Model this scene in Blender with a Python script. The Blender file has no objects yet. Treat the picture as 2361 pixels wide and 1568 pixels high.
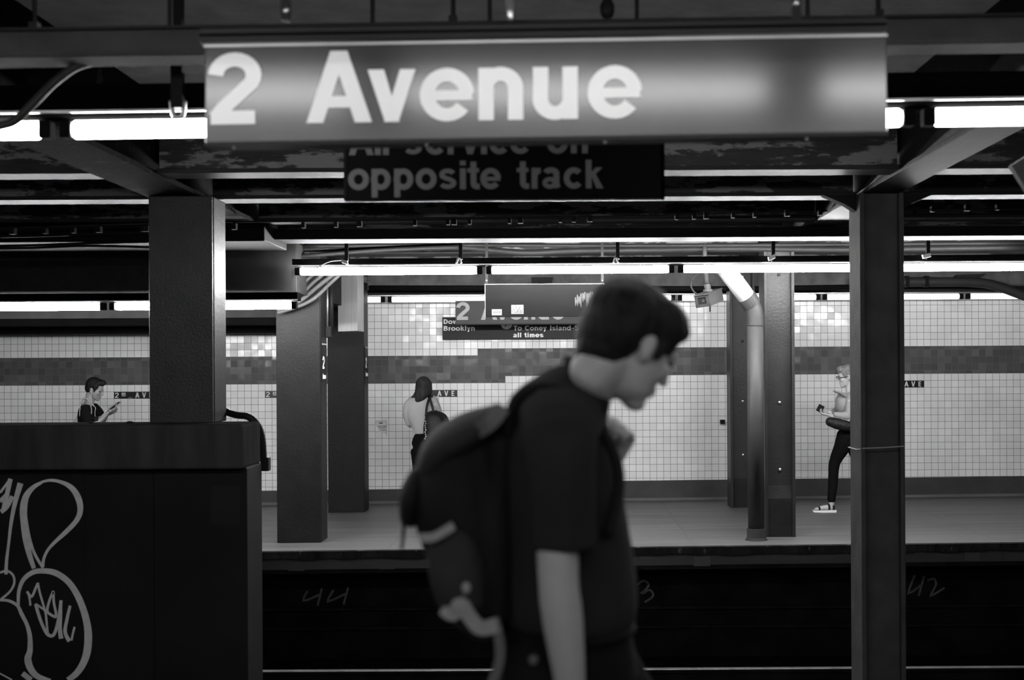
import bpy, bmesh, math, random
from mathutils import Vector, Matrix
random.seed(7)
S = bpy.context.scene
COL = S.collection
# ------------------------------------------------------------------ camera, world, exposure
F = 3280.0; VX, VY = 1297.0, 850.0; ROLL = .0055; EYE = 1.6
cd = bpy.data.cameras.new('camera'); cam = bpy.data.objects.new('camera', cd); COL.objects.link(cam)
cd.sensor_width = 36; cd.sensor_fit = 'HORIZONTAL'; cd.lens = F / 2361 * 36
cd.shift_x = (1180.5 - VX) / 2361; cd.shift_y = (VY - 784) / 2361
cam.matrix_world = Matrix.Translation((0, 0, EYE)) @ Matrix.Rotation(math.pi/2, 4, 'X') @ Matrix.Rotation(-ROLL, 4, 'Z')
cd.clip_start = .05; cd.clip_end = 100
cd.dof.use_dof = True; cd.dof.focus_distance = 13.5; cd.dof.aperture_fstop = 2.8
S.camera = cam
w = bpy.data.worlds.new('world'); S.world = w; w.use_nodes = True
w.node_tree.nodes['Background'].inputs[0].default_value = (.5, .5, .5, 1)
w.node_tree.nodes['Background'].inputs[1].default_value = .004
S.view_settings.view_transform = 'Standard'; S.view_settings.look = 'None'
S.view_settings.gamma = 1; S.view_settings.exposure = 0.0
S.view_settings.use_curve_mapping = False
TUBE = 80.0       # emission of every fluorescent tube

def W(px, py, d):            # photo pixel + distance -> place
    u, v = px - VX, py - VY
    c, s = math.cos(ROLL), math.sin(ROLL)
    return Vector(((u*c - v*s) * d / F, d, EYE - (v*c + u*s) * d / F))

# ------------------------------------------------------------------ materials
MATS = {}
def nt(name):
    m = bpy.data.materials.new(name); m.use_nodes = True
    t = m.node_tree; b = t.nodes['Principled BSDF']; MATS[name] = m
    return m, t, b
def g(v): return (v, v, v, 1)
def setin(b, rough=.5, spec=.5, metal=0., coat=0.):
    b.inputs['Roughness'].default_value = rough; b.inputs['Specular IOR Level'].default_value = spec
    b.inputs['Metallic'].default_value = metal; b.inputs['Coat Weight'].default_value = coat
def mat(name, v, rough=.5, metal=0., var=.25, scale=6., bump=0., bscale=60., spec=.5, stretch=(1,1,1), coat=0., patch=None, detail=4.):
    """noise-varied grey; patch=(second value, threshold, scale)"""
    m, t, b = nt(name); setin(b, rough, spec, metal, coat)
    N, Lk = t.nodes.new, t.links.new
    tc = N('ShaderNodeTexCoord'); mp = N('ShaderNodeMapping'); mp.inputs['Scale'].default_value = stretch
    Lk(tc.outputs['Object'], mp.inputs[0])
    n = N('ShaderNodeTexNoise'); n.inputs['Scale'].default_value = scale; n.inputs['Detail'].default_value = detail
    Lk(mp.outputs[0], n.inputs[0])
    r = N('ShaderNodeValToRGB'); e = r.color_ramp.elements
    e[0].position = .3; e[1].position = .7; e[0].color = g(v*(1-var)); e[1].color = g(v*(1+var))
    Lk(n.outputs[0], r.inputs[0]); out = r.outputs[0]
    if patch:
        n2 = N('ShaderNodeTexNoise'); n2.inputs['Scale'].default_value = patch[2]; n2.inputs['Detail'].default_value = 8
        n2.inputs['Roughness'].default_value = .65
        Lk(mp.outputs[0], n2.inputs[0])
        r2 = N('ShaderNodeValToRGB'); q = r2.color_ramp.elements
        q[0].position = patch[1]; q[1].position = patch[1]+.04; q[0].color = g(0); q[1].color = g(1)
        Lk(n2.outputs[0], r2.inputs[0])
        mx = N('ShaderNodeMixRGB'); Lk(r2.outputs[0], mx.inputs[0]); Lk(out, mx.inputs[1]); mx.inputs[2].default_value = g(patch[0])
        out = mx.outputs[0]
    Lk(out, b.inputs['Base Color'])
    if bump:
        nb = N('ShaderNodeTexNoise'); nb.inputs['Scale'].default_value = bscale; nb.inputs['Detail'].default_value = 5
        Lk(mp.outputs[0], nb.inputs[0])
        bp = N('ShaderNodeBump'); bp.inputs['Strength'].default_value = bump; bp.inputs['Distance'].default_value = .01
        Lk(nb.outputs[0], bp.inputs['Height']); Lk(bp.outputs[0], b.inputs['Normal'])
    return m
def emit(name, s):
    m, t, b = nt(name); b.inputs['Base Color'].default_value = g(.8)
    b.inputs['Emission Color'].default_value = g(1); b.inputs['Emission Strength'].default_value = s
    return m
M = dict(
 steel = mat('column_paint', .028, .36, spec=.12, bump=.35, bscale=55, var=.15),
 steelfar = mat('far_column_paint', .010, .45, spec=.1, bump=.35, bscale=55, var=.15),
 steelfar2 = mat('far_channel_column_paint', .018, .4, spec=.2, bump=.35, bscale=55, var=.15),
 steeldull = mat('dull_column_paint', .045, .8, spec=.05, bump=.5, bscale=55, var=.2),
 farstation = mat('far_station_sign_panel', .045, .5, spec=.3, var=.1),
 flangedull = mat('dull_beam_paint', .028, .85, spec=.05, bump=.5, bscale=40, var=.3, stretch=(.5,3,1), patch=(.06,.6,4.)),
 girderdull = mat('dull_girder_paint', .008, .9, spec=.02, bump=.6, bscale=30, var=.3, patch=(.03,.6,5.)),
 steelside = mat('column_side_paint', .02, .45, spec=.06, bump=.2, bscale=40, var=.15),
 soffitp = mat('soffit_paint', .03, .85, spec=.05, var=.2),
 flange = mat('glossy_beam_paint', .014, .5, spec=.1, bump=.5, bscale=40, var=.3, stretch=(.5,3,1)),
 web = mat('flaking_beam_paint', .018, .6, spec=.2, bump=.8, bscale=30, var=.3, scale=9, stretch=(.6,1,2.2), patch=(.13,.5,4.)),
 girder = mat('girder_paint', .014, .6, spec=.06, bump=.3, bscale=30, var=.2),
 slab = mat('ceiling_plaster', .75, .9, spec=.05, bump=.5, bscale=30, var=.15),
 duct = mat('dark_duct_metal', .008, .7, spec=.05, var=.2),
 cable = mat('black_cable', .010, .5, spec=.1, var=.1),
 cable2 = mat('grey_conduit', .05, .5, spec=.2, var=.2),
 house = mat('grey_fixture_enamel', .02, .7, spec=.1, var=.1, metal=0),
 housedark = mat('dark_fixture_enamel', .003, 1., spec=.0, var=.1),
 cap = mat('black_lamp_holder', .006, .7, spec=.05, var=.1),
 bright = mat('bare_metal', .6, .3, metal=.9, var=.1),
 concrete = mat('platform_concrete', 0.1, .55, var=.22, scale=3, stretch=(.25,2.2,1), bump=.12, bscale=40),
 nearconc = mat('near_platform_concrete', 0.1, .7, var=.2, scale=3),
 edge = mat('worn_platform_edge', .010, .8, spec=.05, var=.5, scale=8, bump=.8, bscale=18, patch=(.06,.6,14.), stretch=(1,1,.35)),
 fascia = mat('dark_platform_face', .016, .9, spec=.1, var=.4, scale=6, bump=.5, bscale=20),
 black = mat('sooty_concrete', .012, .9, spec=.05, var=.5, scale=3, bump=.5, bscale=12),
 bed = mat('track_ballast', .012, .95, spec=.05, var=.6, scale=14, bump=1., bscale=30),
 rail = mat('worn_rail_steel', .45, .3, metal=.9, var=.2),
 wallcon = mat('parapet_paint', .010, .8, spec=.08, var=.2, scale=2.5, bump=.15, bscale=30),
 coping = mat('parapet_coping_paint', .034, 1., spec=.0, var=.3, scale=3, bump=.2, bscale=25, stretch=(2.5,2.5,.5)),
 chalk = mat('pale_marking', .12, .8, var=.3, scale=25),
 spray = mat('pale_spray_paint', .45, .7, var=.12, scale=20),
 patchp = mat('square_paint_patch', .011, .75, spec=.12, var=.15),
 baseb = mat('dark_base_tiles', .04, .5, spec=.3, var=.2, scale=4),
 blacksign = mat('black_sign_enamel', .009, .5, spec=.12, var=.1),
 farsign = mat('far_black_sign_enamel', .012, .5, spec=.2, var=.1),
 greysign = mat('grey_sign_panel', .03, .22, spec=.7, var=.15, bump=.02, bscale=8),
 blank = mat('blank_sign_back', .005, .6, spec=.04, var=.12, scale=5, stretch=(1,1,3), patch=(.06,.7,3.)),
 white = mat('white_letter_vinyl', .75, .4, var=.03),
 dimwhite = mat('greyed_letter_vinyl', .38, .5, var=.06),
 frame = mat('dark_sign_frame', .01, .5, spec=.2, var=.1),
 frameedge = mat('bare_sign_edge', .45, .4, metal=.5, var=.1),
 mosaic = mat('black_mosaic_tile', .012, .25, var=.3),
 mosletter = mat('white_mosaic_letter', .6, .35, var=.05),
 paper = mat('white_paper', .16, .7, var=.05), ink = mat('dark_ink', .03, .6, var=.1),
 pvc = mat('white_pipe_wrap', .16, .6, spec=.15, var=.1, scale=4),
 pipe = mat('grey_painted_pipe', .03, .5, spec=.2, var=.15, bump=.1, bscale=30),
 cam_grey = mat('grey_camera_housing', .03, .5, spec=.1, var=.2, patch=(.2,.72,12.)),
 glass = mat('dark_lens_glass', .01, .08, var=.0),
 skin = mat('skin', .42, .5, var=.06, scale=12),
 skin_dim = mat('tanned_skin', .24, .5, var=.08, scale=12),
 skin_near = mat('skin_of_near_man', 0.42, .48, var=.06, scale=10),
 hairdark = mat('dark_hair', .009, .6, spec=.2, var=.5, scale=30, bump=1., bscale=70, stretch=(1,1,.3)),
 hairbrown = mat('brown_hair', .02, .75, spec=.2, var=.5, scale=40, bump=.8, bscale=90, stretch=(1,1,.08)),
 hairgrey = mat('light_grey_hair', .18, .7, var=.35, scale=40, bump=.8, bscale=60),
 tee = mat('black_cotton', .022, .9, spec=.1, var=.2, bump=.2, bscale=300),
 teefar = mat('far_black_cotton', .006, .9, spec=.1, var=.2),
 top = mat('pale_cotton', .3, .85, var=.06, scale=8, bump=.35, bscale=10),
 pants = mat('dark_trouser_cloth', .004, .9, spec=.1, var=.3),
 jeans = mat('charcoal_trouser_cloth', .008, .9, spec=.1, var=.3, scale=12),
 nylon = mat('dark_backpack_nylon', .010, .75, spec=.15, var=.35, scale=9, bump=.3, bscale=20),
 nylon2 = mat('mid_backpack_nylon', .03, .75, spec=.15, var=.3, scale=10),
 strap = mat('pale_webbing', .3, .7, var=.1), strapdim = mat('grey_webbing', .12, .7, var=.1),
 leather = mat('dark_quilted_leather', .008, .4, spec=.3, var=.4, scale=60, bump=1., bscale=60),
 totef = mat('pale_canvas', .3, .8, var=.1),
 phone = mat('black_phone', .01, .2, var=0.), plastic = mat('white_plastic', .7, .4, var=0.),
 lens = mat('dark_eye', .02, .15, var=0.),
)
for _n, _k in (('tube', 1.), ('tube_r0', .22), ('tube_rm', .3), ('tube_r1', .45), ('tube_r2', 2.7), ('tube_r2l', 2.2), ('tube_r3', .025)): M[_n] = emit('fluorescent_' + _n, TUBE*_k)

T = .083          # tile pitch of the far wall
def tile_material():
    m, t, b = nt('glazed_wall_tiles'); setin(b, .22, .26)
    N, Lk = t.nodes.new, t.links.new
    def mth(op, a, c=None, d=None):
        n = N('ShaderNodeMath'); n.operation = op
        for k, x in enumerate((a, c, d)):
            if x is None: continue
            if isinstance(x, (int, float)): n.inputs[k].default_value = x
            else: Lk(x, n.inputs[k])
        return n.outputs[0]
    def mix(f, a, c):
        n = N('ShaderNodeMixRGB'); Lk(f, n.inputs[0])
        for k, x in ((1, a), (2, c)):
            if isinstance(x, tuple): n.inputs[k].default_value = x
            else: Lk(x, n.inputs[k])
        return n.outputs[0]
    tc = N('ShaderNodeTexCoord'); sp = N('ShaderNodeSeparateXYZ'); Lk(tc.outputs['Object'], sp.inputs[0])
    x, z = sp.outputs[0], sp.outputs[2]
    lo = mth('ADD', 1.432, mth('MULTIPLY', mth('GREATER_THAN', x, -.693), T))
    hi = mth('ADD', 1.432+4*T, mth('MULTIPLY', mth('GREATER_THAN', x, -1.025), T))
    band = mth('MULTIPLY', mth('GREATER_THAN', z, lo), mth('LESS_THAN', z, hi))
    u = mth('DIVIDE', mth('ADD', x, 5.424+40*T), T)
    v = mth('ADD', mth('DIVIDE', mth('ADD', z, 40*T-1.432), T), mth('MULTIPLY', band, .5))
    fu, fv = mth('FRACT', u), mth('FRACT', v)
    def edge(f, e): return mth('MAXIMUM', mth('LESS_THAN', f, e), mth('GREATER_THAN', f, 1-e))
    gr = mth('MAXIMUM', edge(fu, .028), edge(fv, .028))
    gr2 = mth('MAXIMUM', edge(fu, .018), edge(fv, .018))
    cb = N('ShaderNodeCombineXYZ'); Lk(mth('FLOOR', u), cb.inputs[0]); Lk(mth('FLOOR', v), cb.inputs[1]); Lk(mth('MULTIPLY', band, 7.), cb.inputs[2])
    wn = N('ShaderNodeTexWhiteNoise'); wn.noise_dimensions = '3D'; Lk(cb.outputs[0], wn.inputs[0])
    # tile colours
    wt = N('ShaderNodeValToRGB'); wt.color_ramp.elements[0].color = g(.72); wt.color_ramp.elements[1].color = g(.79); Lk(wn.outputs[0], wt.inputs[0])
    bt = N('ShaderNodeValToRGB'); q = bt.color_ramp.elements; q[0].color = g(.075); q[1].color = g(.125); bt.color_ramp.elements.new(.6).color = g(.095)
    Lk(wn.outputs[0], bt.inputs[0])
    c = mix(band, wt.outputs[0], bt.outputs[0])
    grc = mix(band, g(.16), g(.1))
    c = mix(mix(band, gr, gr2), c, grc)
    # scuffs
    n = N('ShaderNodeTexNoise'); n.inputs['Scale'].default_value = 2.; n.inputs['Detail'].default_value = 8; Lk(tc.outputs['Object'], n.inputs[0])
    r = N('ShaderNodeValToRGB'); r.color_ramp.elements[0].position = .3; r.color_ramp.elements[1].position = .6
    r.color_ramp.elements[0].color = g(.88); r.color_ramp.elements[1].color = g(1)
    Lk(n.outputs[0], r.inputs[0])
    mm = N('ShaderNodeMixRGB'); mm.blend_type = 'MULTIPLY'; mm.inputs[0].default_value = 1; Lk(c, mm.inputs[1]); Lk(r.outputs[0], mm.inputs[2])
    Lk(mm.outputs[0], b.inputs['Base Color'])
    # each glazed tile sits at its own slight tilt and is gently wavy
    n3 = N('ShaderNodeTexNoise'); n3.inputs['Scale'].default_value = 9.; n3.inputs['Detail'].default_value = 1; Lk(tc.outputs['Object'], n3.inputs[0])
    def vm(op, a, c=None, s=None):
        k = N('ShaderNodeVectorMath'); k.operation = op; Lk(a, k.inputs[0])
        if c is not None:
            if isinstance(c, tuple): k.inputs[1].default_value = c
            else: Lk(c, k.inputs[1])
        if s is not None: k.inputs['Scale'].default_value = s
        return k.outputs[0]
    a1 = vm('SCALE', vm('SUBTRACT', wn.outputs['Color'], (.5,.5,.5)), s=.05)
    a2 = vm('SCALE', vm('SUBTRACT', n3.outputs['Color'], (.5,.5,.5)), s=.08)
    ge = N('ShaderNodeNewGeometry')
    nn = vm('NORMALIZE', vm('ADD', ge.outputs['Normal'], vm('ADD', a1, a2)))
    Lk(nn, b.inputs['Normal'])
    Lk(mth('ADD', .14, mth('MULTIPLY', gr, .5)), b.inputs['Roughness'])
    return m
M['tiles'] = tile_material()

def floor_joint_material():
    m = mat('jointed_platform_concrete', .07, .5, var=.4, scale=2.6, stretch=(.22,2.6,1), bump=.1, bscale=40)
    t = m.node_tree; b = t.nodes['Principled BSDF']; N, Lk = t.nodes.new, t.links.new
    src = b.inputs['Base Color'].links[0].from_socket
    tc = N('ShaderNodeTexCoord'); sp = N('ShaderNodeSeparateXYZ'); Lk(tc.outputs['Object'], sp.inputs[0])
    n = N('ShaderNodeTexNoise'); n.inputs['Scale'].default_value = 2; Lk(tc.outputs['Object'], n.inputs[0])
    def mth(op, a, c=None):
        k = N('ShaderNodeMath'); k.operation = op
        for i, x in enumerate((a, c)):
            if x is None: continue
            if isinstance(x, (int, float)): k.inputs[i].default_value = x
            else: Lk(x, k.inputs[i])
        return k.outputs[0]
    u = mth('FRACT', mth('DIVIDE', mth('ADD', mth('ADD', sp.outputs[0], mth('MULTIPLY', n.outputs[0], .06)), 27.5-1.2), 2.75))
    near = mth('MAXIMUM', mth('LESS_THAN', u, .004), mth('GREATER_THAN', u, .996))
    mx = N('ShaderNodeMixRGB'); Lk(near, mx.inputs[0]); Lk(src, mx.inputs[1]); mx.inputs[2].default_value = g(.05)
    Lk(mx.outputs[0], b.inputs['Base Color'])
    return m
M['joint'] = floor_joint_material()

# ------------------------------------------------------------------ object helpers
def tag(o, label=None, cat=None, group=None, kind=None):
    if label: o['label'] = label
    if cat: o['category'] = cat
    if group: o['group'] = group
    if kind: o['kind'] = kind
    return o
def thing(name, label, cat, loc=(0,0,0), group=None):
    o = bpy.data.objects.new(name, None); COL.objects.link(o); o.location = loc; o.empty_display_size = .1
    return tag(o, label, cat, group)
def obj(name, bm, m, parent=None, smooth=False, label=None):
    me = bpy.data.meshes.new(name); bmesh.ops.recalc_face_normals(bm, faces=bm.faces); bm.to_mesh(me); bm.free()
    o = bpy.data.objects.new(name, me); COL.objects.link(o)
    me.materials.append(M[m] if isinstance(m, str) else m)
    if smooth:
        for p in me.polygons: p.use_smooth = True
    if parent is not None:
        o.parent = parent; o.matrix_parent_inverse = Matrix.Translation(-Vector(parent.location))
    if label: o['label'] = label
    return o
def struct(name, bm, m, **k):
    o = obj(name, bm, m, **k); o['kind'] = 'structure'; return o
NB = bmesh.new
def box(bm, x0, x1, y0, y1, z0, z1, bev=0.):
    r = bmesh.ops.create_cube(bm, size=1)
    for v in r['verts']:
        v.co = Vector(((x0+x1)/2 + v.co.x*(x1-x0), (y0+y1)/2 + v.co.y*(y1-y0), (z0+z1)/2 + v.co.z*(z1-z0)))
    if bev:
        es = list({e for v in r['verts'] for e in v.link_edges})
        bmesh.ops.bevel(bm, geom=es, offset=bev, segments=2, affect='EDGES', profile=.5)
    return bm
def B(*a, **k): return box(NB(), *a, **k)
def obox(bm, c, ax, ay, az):
    """box from centre and three half-axis vectors"""
    c, ax, ay, az = map(Vector, (c, ax, ay, az)); vs = {}
    for i in (-1,1):
        for j in (-1,1):
            for k in (-1,1): vs[i,j,k] = bm.verts.new(c + ax*i + ay*j + az*k)
    for f in (((-1,-1,-1),(-1,1,-1),(1,1,-1),(1,-1,-1)), ((-1,-1,1),(1,-1,1),(1,1,1),(-1,1,1)),
              ((-1,-1,-1),(1,-1,-1),(1,-1,1),(-1,-1,1)), ((-1,1,-1),(-1,1,1),(1,1,1),(1,1,-1)),
              ((-1,-1,-1),(-1,-1,1),(-1,1,1),(-1,1,-1)), ((1,-1,-1),(1,1,-1),(1,1,1),(1,-1,1))):
        bm.faces.new([vs[q] for q in f])
    return bm
def prism(bm, poly, axis, a0, a1):
    """poly of 2-D points extruded along axis ('x': (y,z); 'y': (x,z); 'z': (x,y))"""
    def pt(p, a):
        return {'x': (a, p[0], p[1]), 'y': (p[0], a, p[1]), 'z': (p[0], p[1], a)}[axis]
    A = [bm.verts.new(pt(p, a0)) for p in poly]; C = [bm.verts.new(pt(p, a1)) for p in poly]
    n = len(poly); bm.faces.new(A); bm.faces.new(C[::-1])
    for i in range(n): bm.faces.new((A[i], C[i], C[(i+1)%n], A[(i+1)%n]))
    return bm
def tube(bm, pts, r, n=10, caps=True, closed=False):
    """round tube through points; r number or list"""
    pts = [Vector(p) for p in pts]; k = len(pts); rs = r if isinstance(r, (list, tuple)) else [r]*k
    up = None; rings = []
    for i, p in enumerate(pts):
        t = (pts[min(i+1, k-1)] - pts[max(i-1, 0)]).normalized()
        if up is None: up = t.orthogonal().normalized()
        a = (up - t*up.dot(t)).normalized(); up = a; b = t.cross(a)
        rings.append([bm.verts.new(p + (a*math.cos(q) + b*math.sin(q))*rs[i]) for q in [2*math.pi*j/n for j in range(n)]])
    for i in range(k-1):
        for j in range(n): bm.faces.new((rings[i][j], rings[i][(j+1)%n], rings[i+1][(j+1)%n], rings[i+1][j]))
    if caps: bm.faces.new(rings[0][::-1]); bm.faces.new(rings[-1])
    return bm
def smoothpts(pts, sub=6):
    pts = [Vector(p) for p in pts]; out = []
    for i in range(len(pts)-1):
        p0, p1, p2, p3 = pts[max(i-1,0)], pts[i], pts[i+1], pts[min(i+2, len(pts)-1)]
        for j in range(sub):
            t = j/sub
            out.append(.5*((2*p1) + (p2-p0)*t + (2*p0-5*p1+4*p2-p3)*t*t + (3*p1-p0-3*p2+p3)*t**3))
    out.append(pts[-1]); return out
def interp(lst, sub):   # smooth interpolation of [(vec, a, b)]
    vs = smoothpts([Vector((p[0][0], p[0][1], p[0][2])) for p in lst], sub)
    ab = smoothpts([Vector((p[1], p[2], 0)) for p in lst], sub)
    return [(v, max(q.x, .002), max(q.y, .002)) for v, q in zip(vs, ab)]
def loft(bm, pts, side=(0,1,0), n=16, sub=3, caps=True):
    """elliptical tube with rounded ends. pts: (centre, half width along side, half width across)"""
    P = interp(pts, sub) if sub > 1 else [(Vector(a), b, c) for a, b, c in pts]
    k = len(P); side = Vector(side); R = []
    tang = [(P[min(i+1,k-1)][0] - P[max(i-1,0)][0]).normalized() for i in range(k)]
    seq = []
    if caps:
        e = min(P[0][1], P[0][2])
        for q in (.12, .5, .85): seq.append((P[0][0] - tang[0]*e*math.sqrt(1-q*q)*.8, P[0][1]*q, P[0][2]*q, tang[0]))
    seq += [(P[i][0], P[i][1], P[i][2], tang[i]) for i in range(k)]
    if caps:
        e = min(P[-1][1], P[-1][2])
        for q in (.85, .5, .12): seq.append((P[-1][0] + tang[-1]*e*math.sqrt(1-q*q)*.8, P[-1][1]*q, P[-1][2]*q, tang[-1]))
    for c, a, b, t in seq:
        u = side - t*side.dot(t)
        if u.length < 1e-4: u = t.orthogonal()
        u.normalize(); v = t.cross(u)
        R.append([bm.verts.new(c + u*a*math.cos(2*math.pi*j/n) + v*b*math.sin(2*math.pi*j/n)) for j in range(n)])
    for i in range(len(R)-1):
        for j in range(n): bm.faces.new((R[i][j], R[i][(j+1)%n], R[i+1][(j+1)%n], R[i+1][j]))
    bm.faces.new(R[0][::-1]); bm.faces.new(R[-1])
    return bm
def ell(bm, c, fa, sa, ua, n=16):
    """ellipsoid with three half-axis vectors"""
    r = bmesh.ops.create_uvsphere(bm, u_segments=n, v_segments=n//2+2, radius=1)
    c, fa, sa, ua = map(Vector, (c, fa, sa, ua))
    for v in r['verts']: v.co = c + fa*v.co.x + sa*v.co.y + ua*v.co.z
    return bm
def fuse(o, voxel, smooth=4, keep=False):
    m = o.modifiers.new('fuse', 'REMESH'); m.mode = 'VOXEL'; m.voxel_size = voxel; m.use_smooth_shade = True
    if smooth:
        s = o.modifiers.new('soften', 'SMOOTH'); s.factor = .5; s.iterations = smooth
    return o
def subsurf(o, l=1):
    m = o.modifiers.new('round', 'SUBSURF'); m.levels = l; m.render_levels = l
    for p in o.data.polygons: p.use_smooth = True
    return o

# ------------------------------------------------------------------ lettering
def strip(pts, w):
    """list of quads along a polyline; w number or list"""
    P = [Vector((p[0], p[1])) for p in pts]; k = len(P); ws = w if isinstance(w, (list, tuple)) else [w]*k
    L, R = [], []
    for i, p in enumerate(P):
        d0 = (P[i]-P[i-1]).normalized() if i else (P[1]-P[0]).normalized()
        d1 = (P[i+1]-P[i]).normalized() if i < k-1 else d0
        t = (d0+d1); t = t.normalized() if t.length > 1e-3 else d0
        nrm = Vector((-t.y, t.x)); c = max(.45, nrm.dot(Vector((-d0.y, d0.x))))
        L.append(p + nrm*ws[i]/2/c); R.append(p - nrm*ws[i]/2/c)
    return [[L[i], L[i+1], R[i+1], R[i]] for i in range(k-1)]
def arc(cx, cy, rx, ry, a0, a1, n=14):
    return [(cx + rx*math.cos(math.radians(a0+(a1-a0)*i/n)), cy + ry*math.sin(math.radians(a0+(a1-a0)*i/n))) for i in range(n+1)]
h = .19   # stroke of a bold capital of height 1
def glyph(c, t=h):
    s = lambda *p, w=t: strip(list(p), w)
    e = t/2; X = .73; xm = X/2; rx = .245; ry = X/2-e+.01
    if c == '2': return s(*(arc(.33,.68,.235,.225,178,-28) + [(.2,.24),(.09,e)])) + s((.03,e),(.58,e)), .62
    if c == 'A': return [[(0,0),(.21,0),(.50,1),(.30,1)], [(.60,0),(.81,0),(.51,1),(.31,1)], [(.18,.21),(.63,.21),(.60,.37),(.2,.37)]], .79
    if c == 'V': return [[(0,1),(.21,1),(.48,0),(.29,0)], [(.57,1),(.77,1),(.49,0),(.30,0)]], .76
    if c == 'v': return [[(0,X),(.2,X),(.39,0),(.21,0)], [(.40,X),(.59,X),(.38,0),(.20,0)]], .58
    if c == 'w': return [[(0,X),(.18,X),(.32,0),(.15,0)], [(.33,X),(.48,X),(.32,0),(.16,0)], [(.33,X),(.48,X),(.66,0),(.5,0)], [(.63,X),(.8,X),(.66,0),(.49,0)]], .8
    if c == 'y': return [[(0,X),(.2,X),(.38,0),(.22,0)], [(.38,X),(.57,X),(.28,-.26),(.1,-.26)]], .57
    if c == 'e': return s(*arc(.34,xm,rx,ry,2,322,26), w=t*.97) + s((.12,xm-.01),(.655,xm-.01), w=.14), .68
    if c == 'o': return s(*arc(.34,xm,rx,ry,0,360,28)), .68
    if c == 'c': return s(*arc(.33,xm,.235,ry,42,318,22)), .62
    if c == 'n': return s((.07+e,0),(.07+e,X)) + s(*(arc(.345,.44,.185,.205,168,0,12) + [(.53,.2),(.53,0)])), .68
    if c == 'u': return s((.53,0),(.53,X)) + s(*([(.07+e,X),(.07+e,.5)] + arc(.345,.29,.185,.205,180,348,12))), .68
    if c == 'm': return s((.16,0),(.16,X)) + s(*(arc(.31,.47,.14,.18,175,0,10) + [(.45,0)])) + s(*(arc(.6,.47,.14,.18,175,0,10) + [(.74,0)])), .9
    if c == 'r': return s((.07+e,0),(.07+e,X)) + s(*arc(.36,.38,.2,.26,165,88,8)), .43
    if c == 'l': return s((.07+e,0),(.07+e,1)), .33
    if c == 'i': return s((.07+e,0),(.07+e,X)) + s((.07+e,.84),(.07+e,1)), .33
    if c == 't': return s(*([(.2,.96),(.2,.24)] + arc(.31,.22,.11,.13,200,275,6) + [(.4,.09)])) + s((.0,X-.07),(.38,X-.07), w=.14), .41
    if c == 's': return s(*(arc(.3,.52,.19,.125,20,180,9) + [(.13,.45),(.25,.385),(.38,.34)] + arc(.3,.215,.205,.125,30,-160,10)), w=.155), .6
    if c == 'p': return s((.07+e,-.27),(.07+e,X)) + s(*arc(.37,xm,.225,ry,0,360,26)), .7
    if c == 'd': return s((.54,0),(.54,1)) + s(*arc(.31,xm,.225,ry,0,360,26)), .7
    if c == 'a': return s(*(arc(.3,.53,.175,.12,165,0,9) + [(.475,.15),(.52,.03)])) + s(*arc(.26,.2,.165,.13,0,360,18), w=.15), .63
    if c == 'k': return s((.07+e,0),(.07+e,1)) + [[(.2,.3),(.2,.5),(.4,X),(.61,X)], [(.26,.42),(.38,.52),(.64,0),(.42,0)]], .63
    if c == 'f': return s(*([(.18,0),(.18,.75)] + arc(.3,.77,.12,.13,170,85,6))) + s((0,X-.07),(.36,X-.07), w=.14), .36
    if c == 'B': return s((.07+e,0),(.07+e,1)) + s(*([(.16,1-e)] + arc(.38,.75,.18,.16,90,-90,9) + [(.16,.55)]), w=.17) + s(*([(.16,.53)] + arc(.4,.3,.2,.215,90,-90,10) + [(.16,e)]), w=.17), .72
    if c == 'D': return s((.07+e,0),(.07+e,1)) + s(*([(.16,1-e)] + arc(.3,.5,.31,.405,90,-90,14) + [(.16,e)])), .74
    if c == 'C': return s(*arc(.38,.5,.29,.41,45,315,24)), .74
    if c == 'I': return s((.07+e,0),(.07+e,1)), .33
    if c == 'T': return s((.31,0),(.31,1)) + s((0,1-e),(.62,1-e)), .62
    if c == 'S': return s(*(arc(.34,.72,.23,.19,25,190,10) + [(.18,.58),(.34,.51),(.48,.44)] + arc(.34,.28,.24,.19,30,-160,12))), .68
    if c == 'N': return s((.16,0),(.16,1)) + s((.6,0),(.6,1)) + s((.14,.97),(.62,.03)), .74
    if c == 'E': return s((.16,0),(.16,1)) + s((.1,1-e),(.6,1-e)) + s((.1,.5),(.56,.5)) + s((.1,e),(.6,e)), .66
    if c == 'F': return s((.16,0),(.16,1)) + s((.1,1-e),(.6,1-e)) + s((.1,.5),(.54,.5)), .62
    if c == 'O' or c == '0': return s(*arc(.38,.5,.28,.41,0,360,28)), .76
    if c == 'U': return s(*([(.16,1),(.16,.35)] + arc(.38,.32,.22,.22,180,360,12) + [(.6,1)])), .76
    if c == '-': return s((0,.38),(.5,.38), w=.12), .52
    if c == '&': return s(*([(.64,.02),(.22,.62)] + arc(.34,.76,.15,.15,200,-20,8) + [(.18,.42)] + arc(.28,.27,.2,.19,140,300,8) + [(.62,.45)]), w=.15), .72
    if c == '_': return s((.05,.03),(.6,.08), w=.05), .7
    return [], .3
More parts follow.
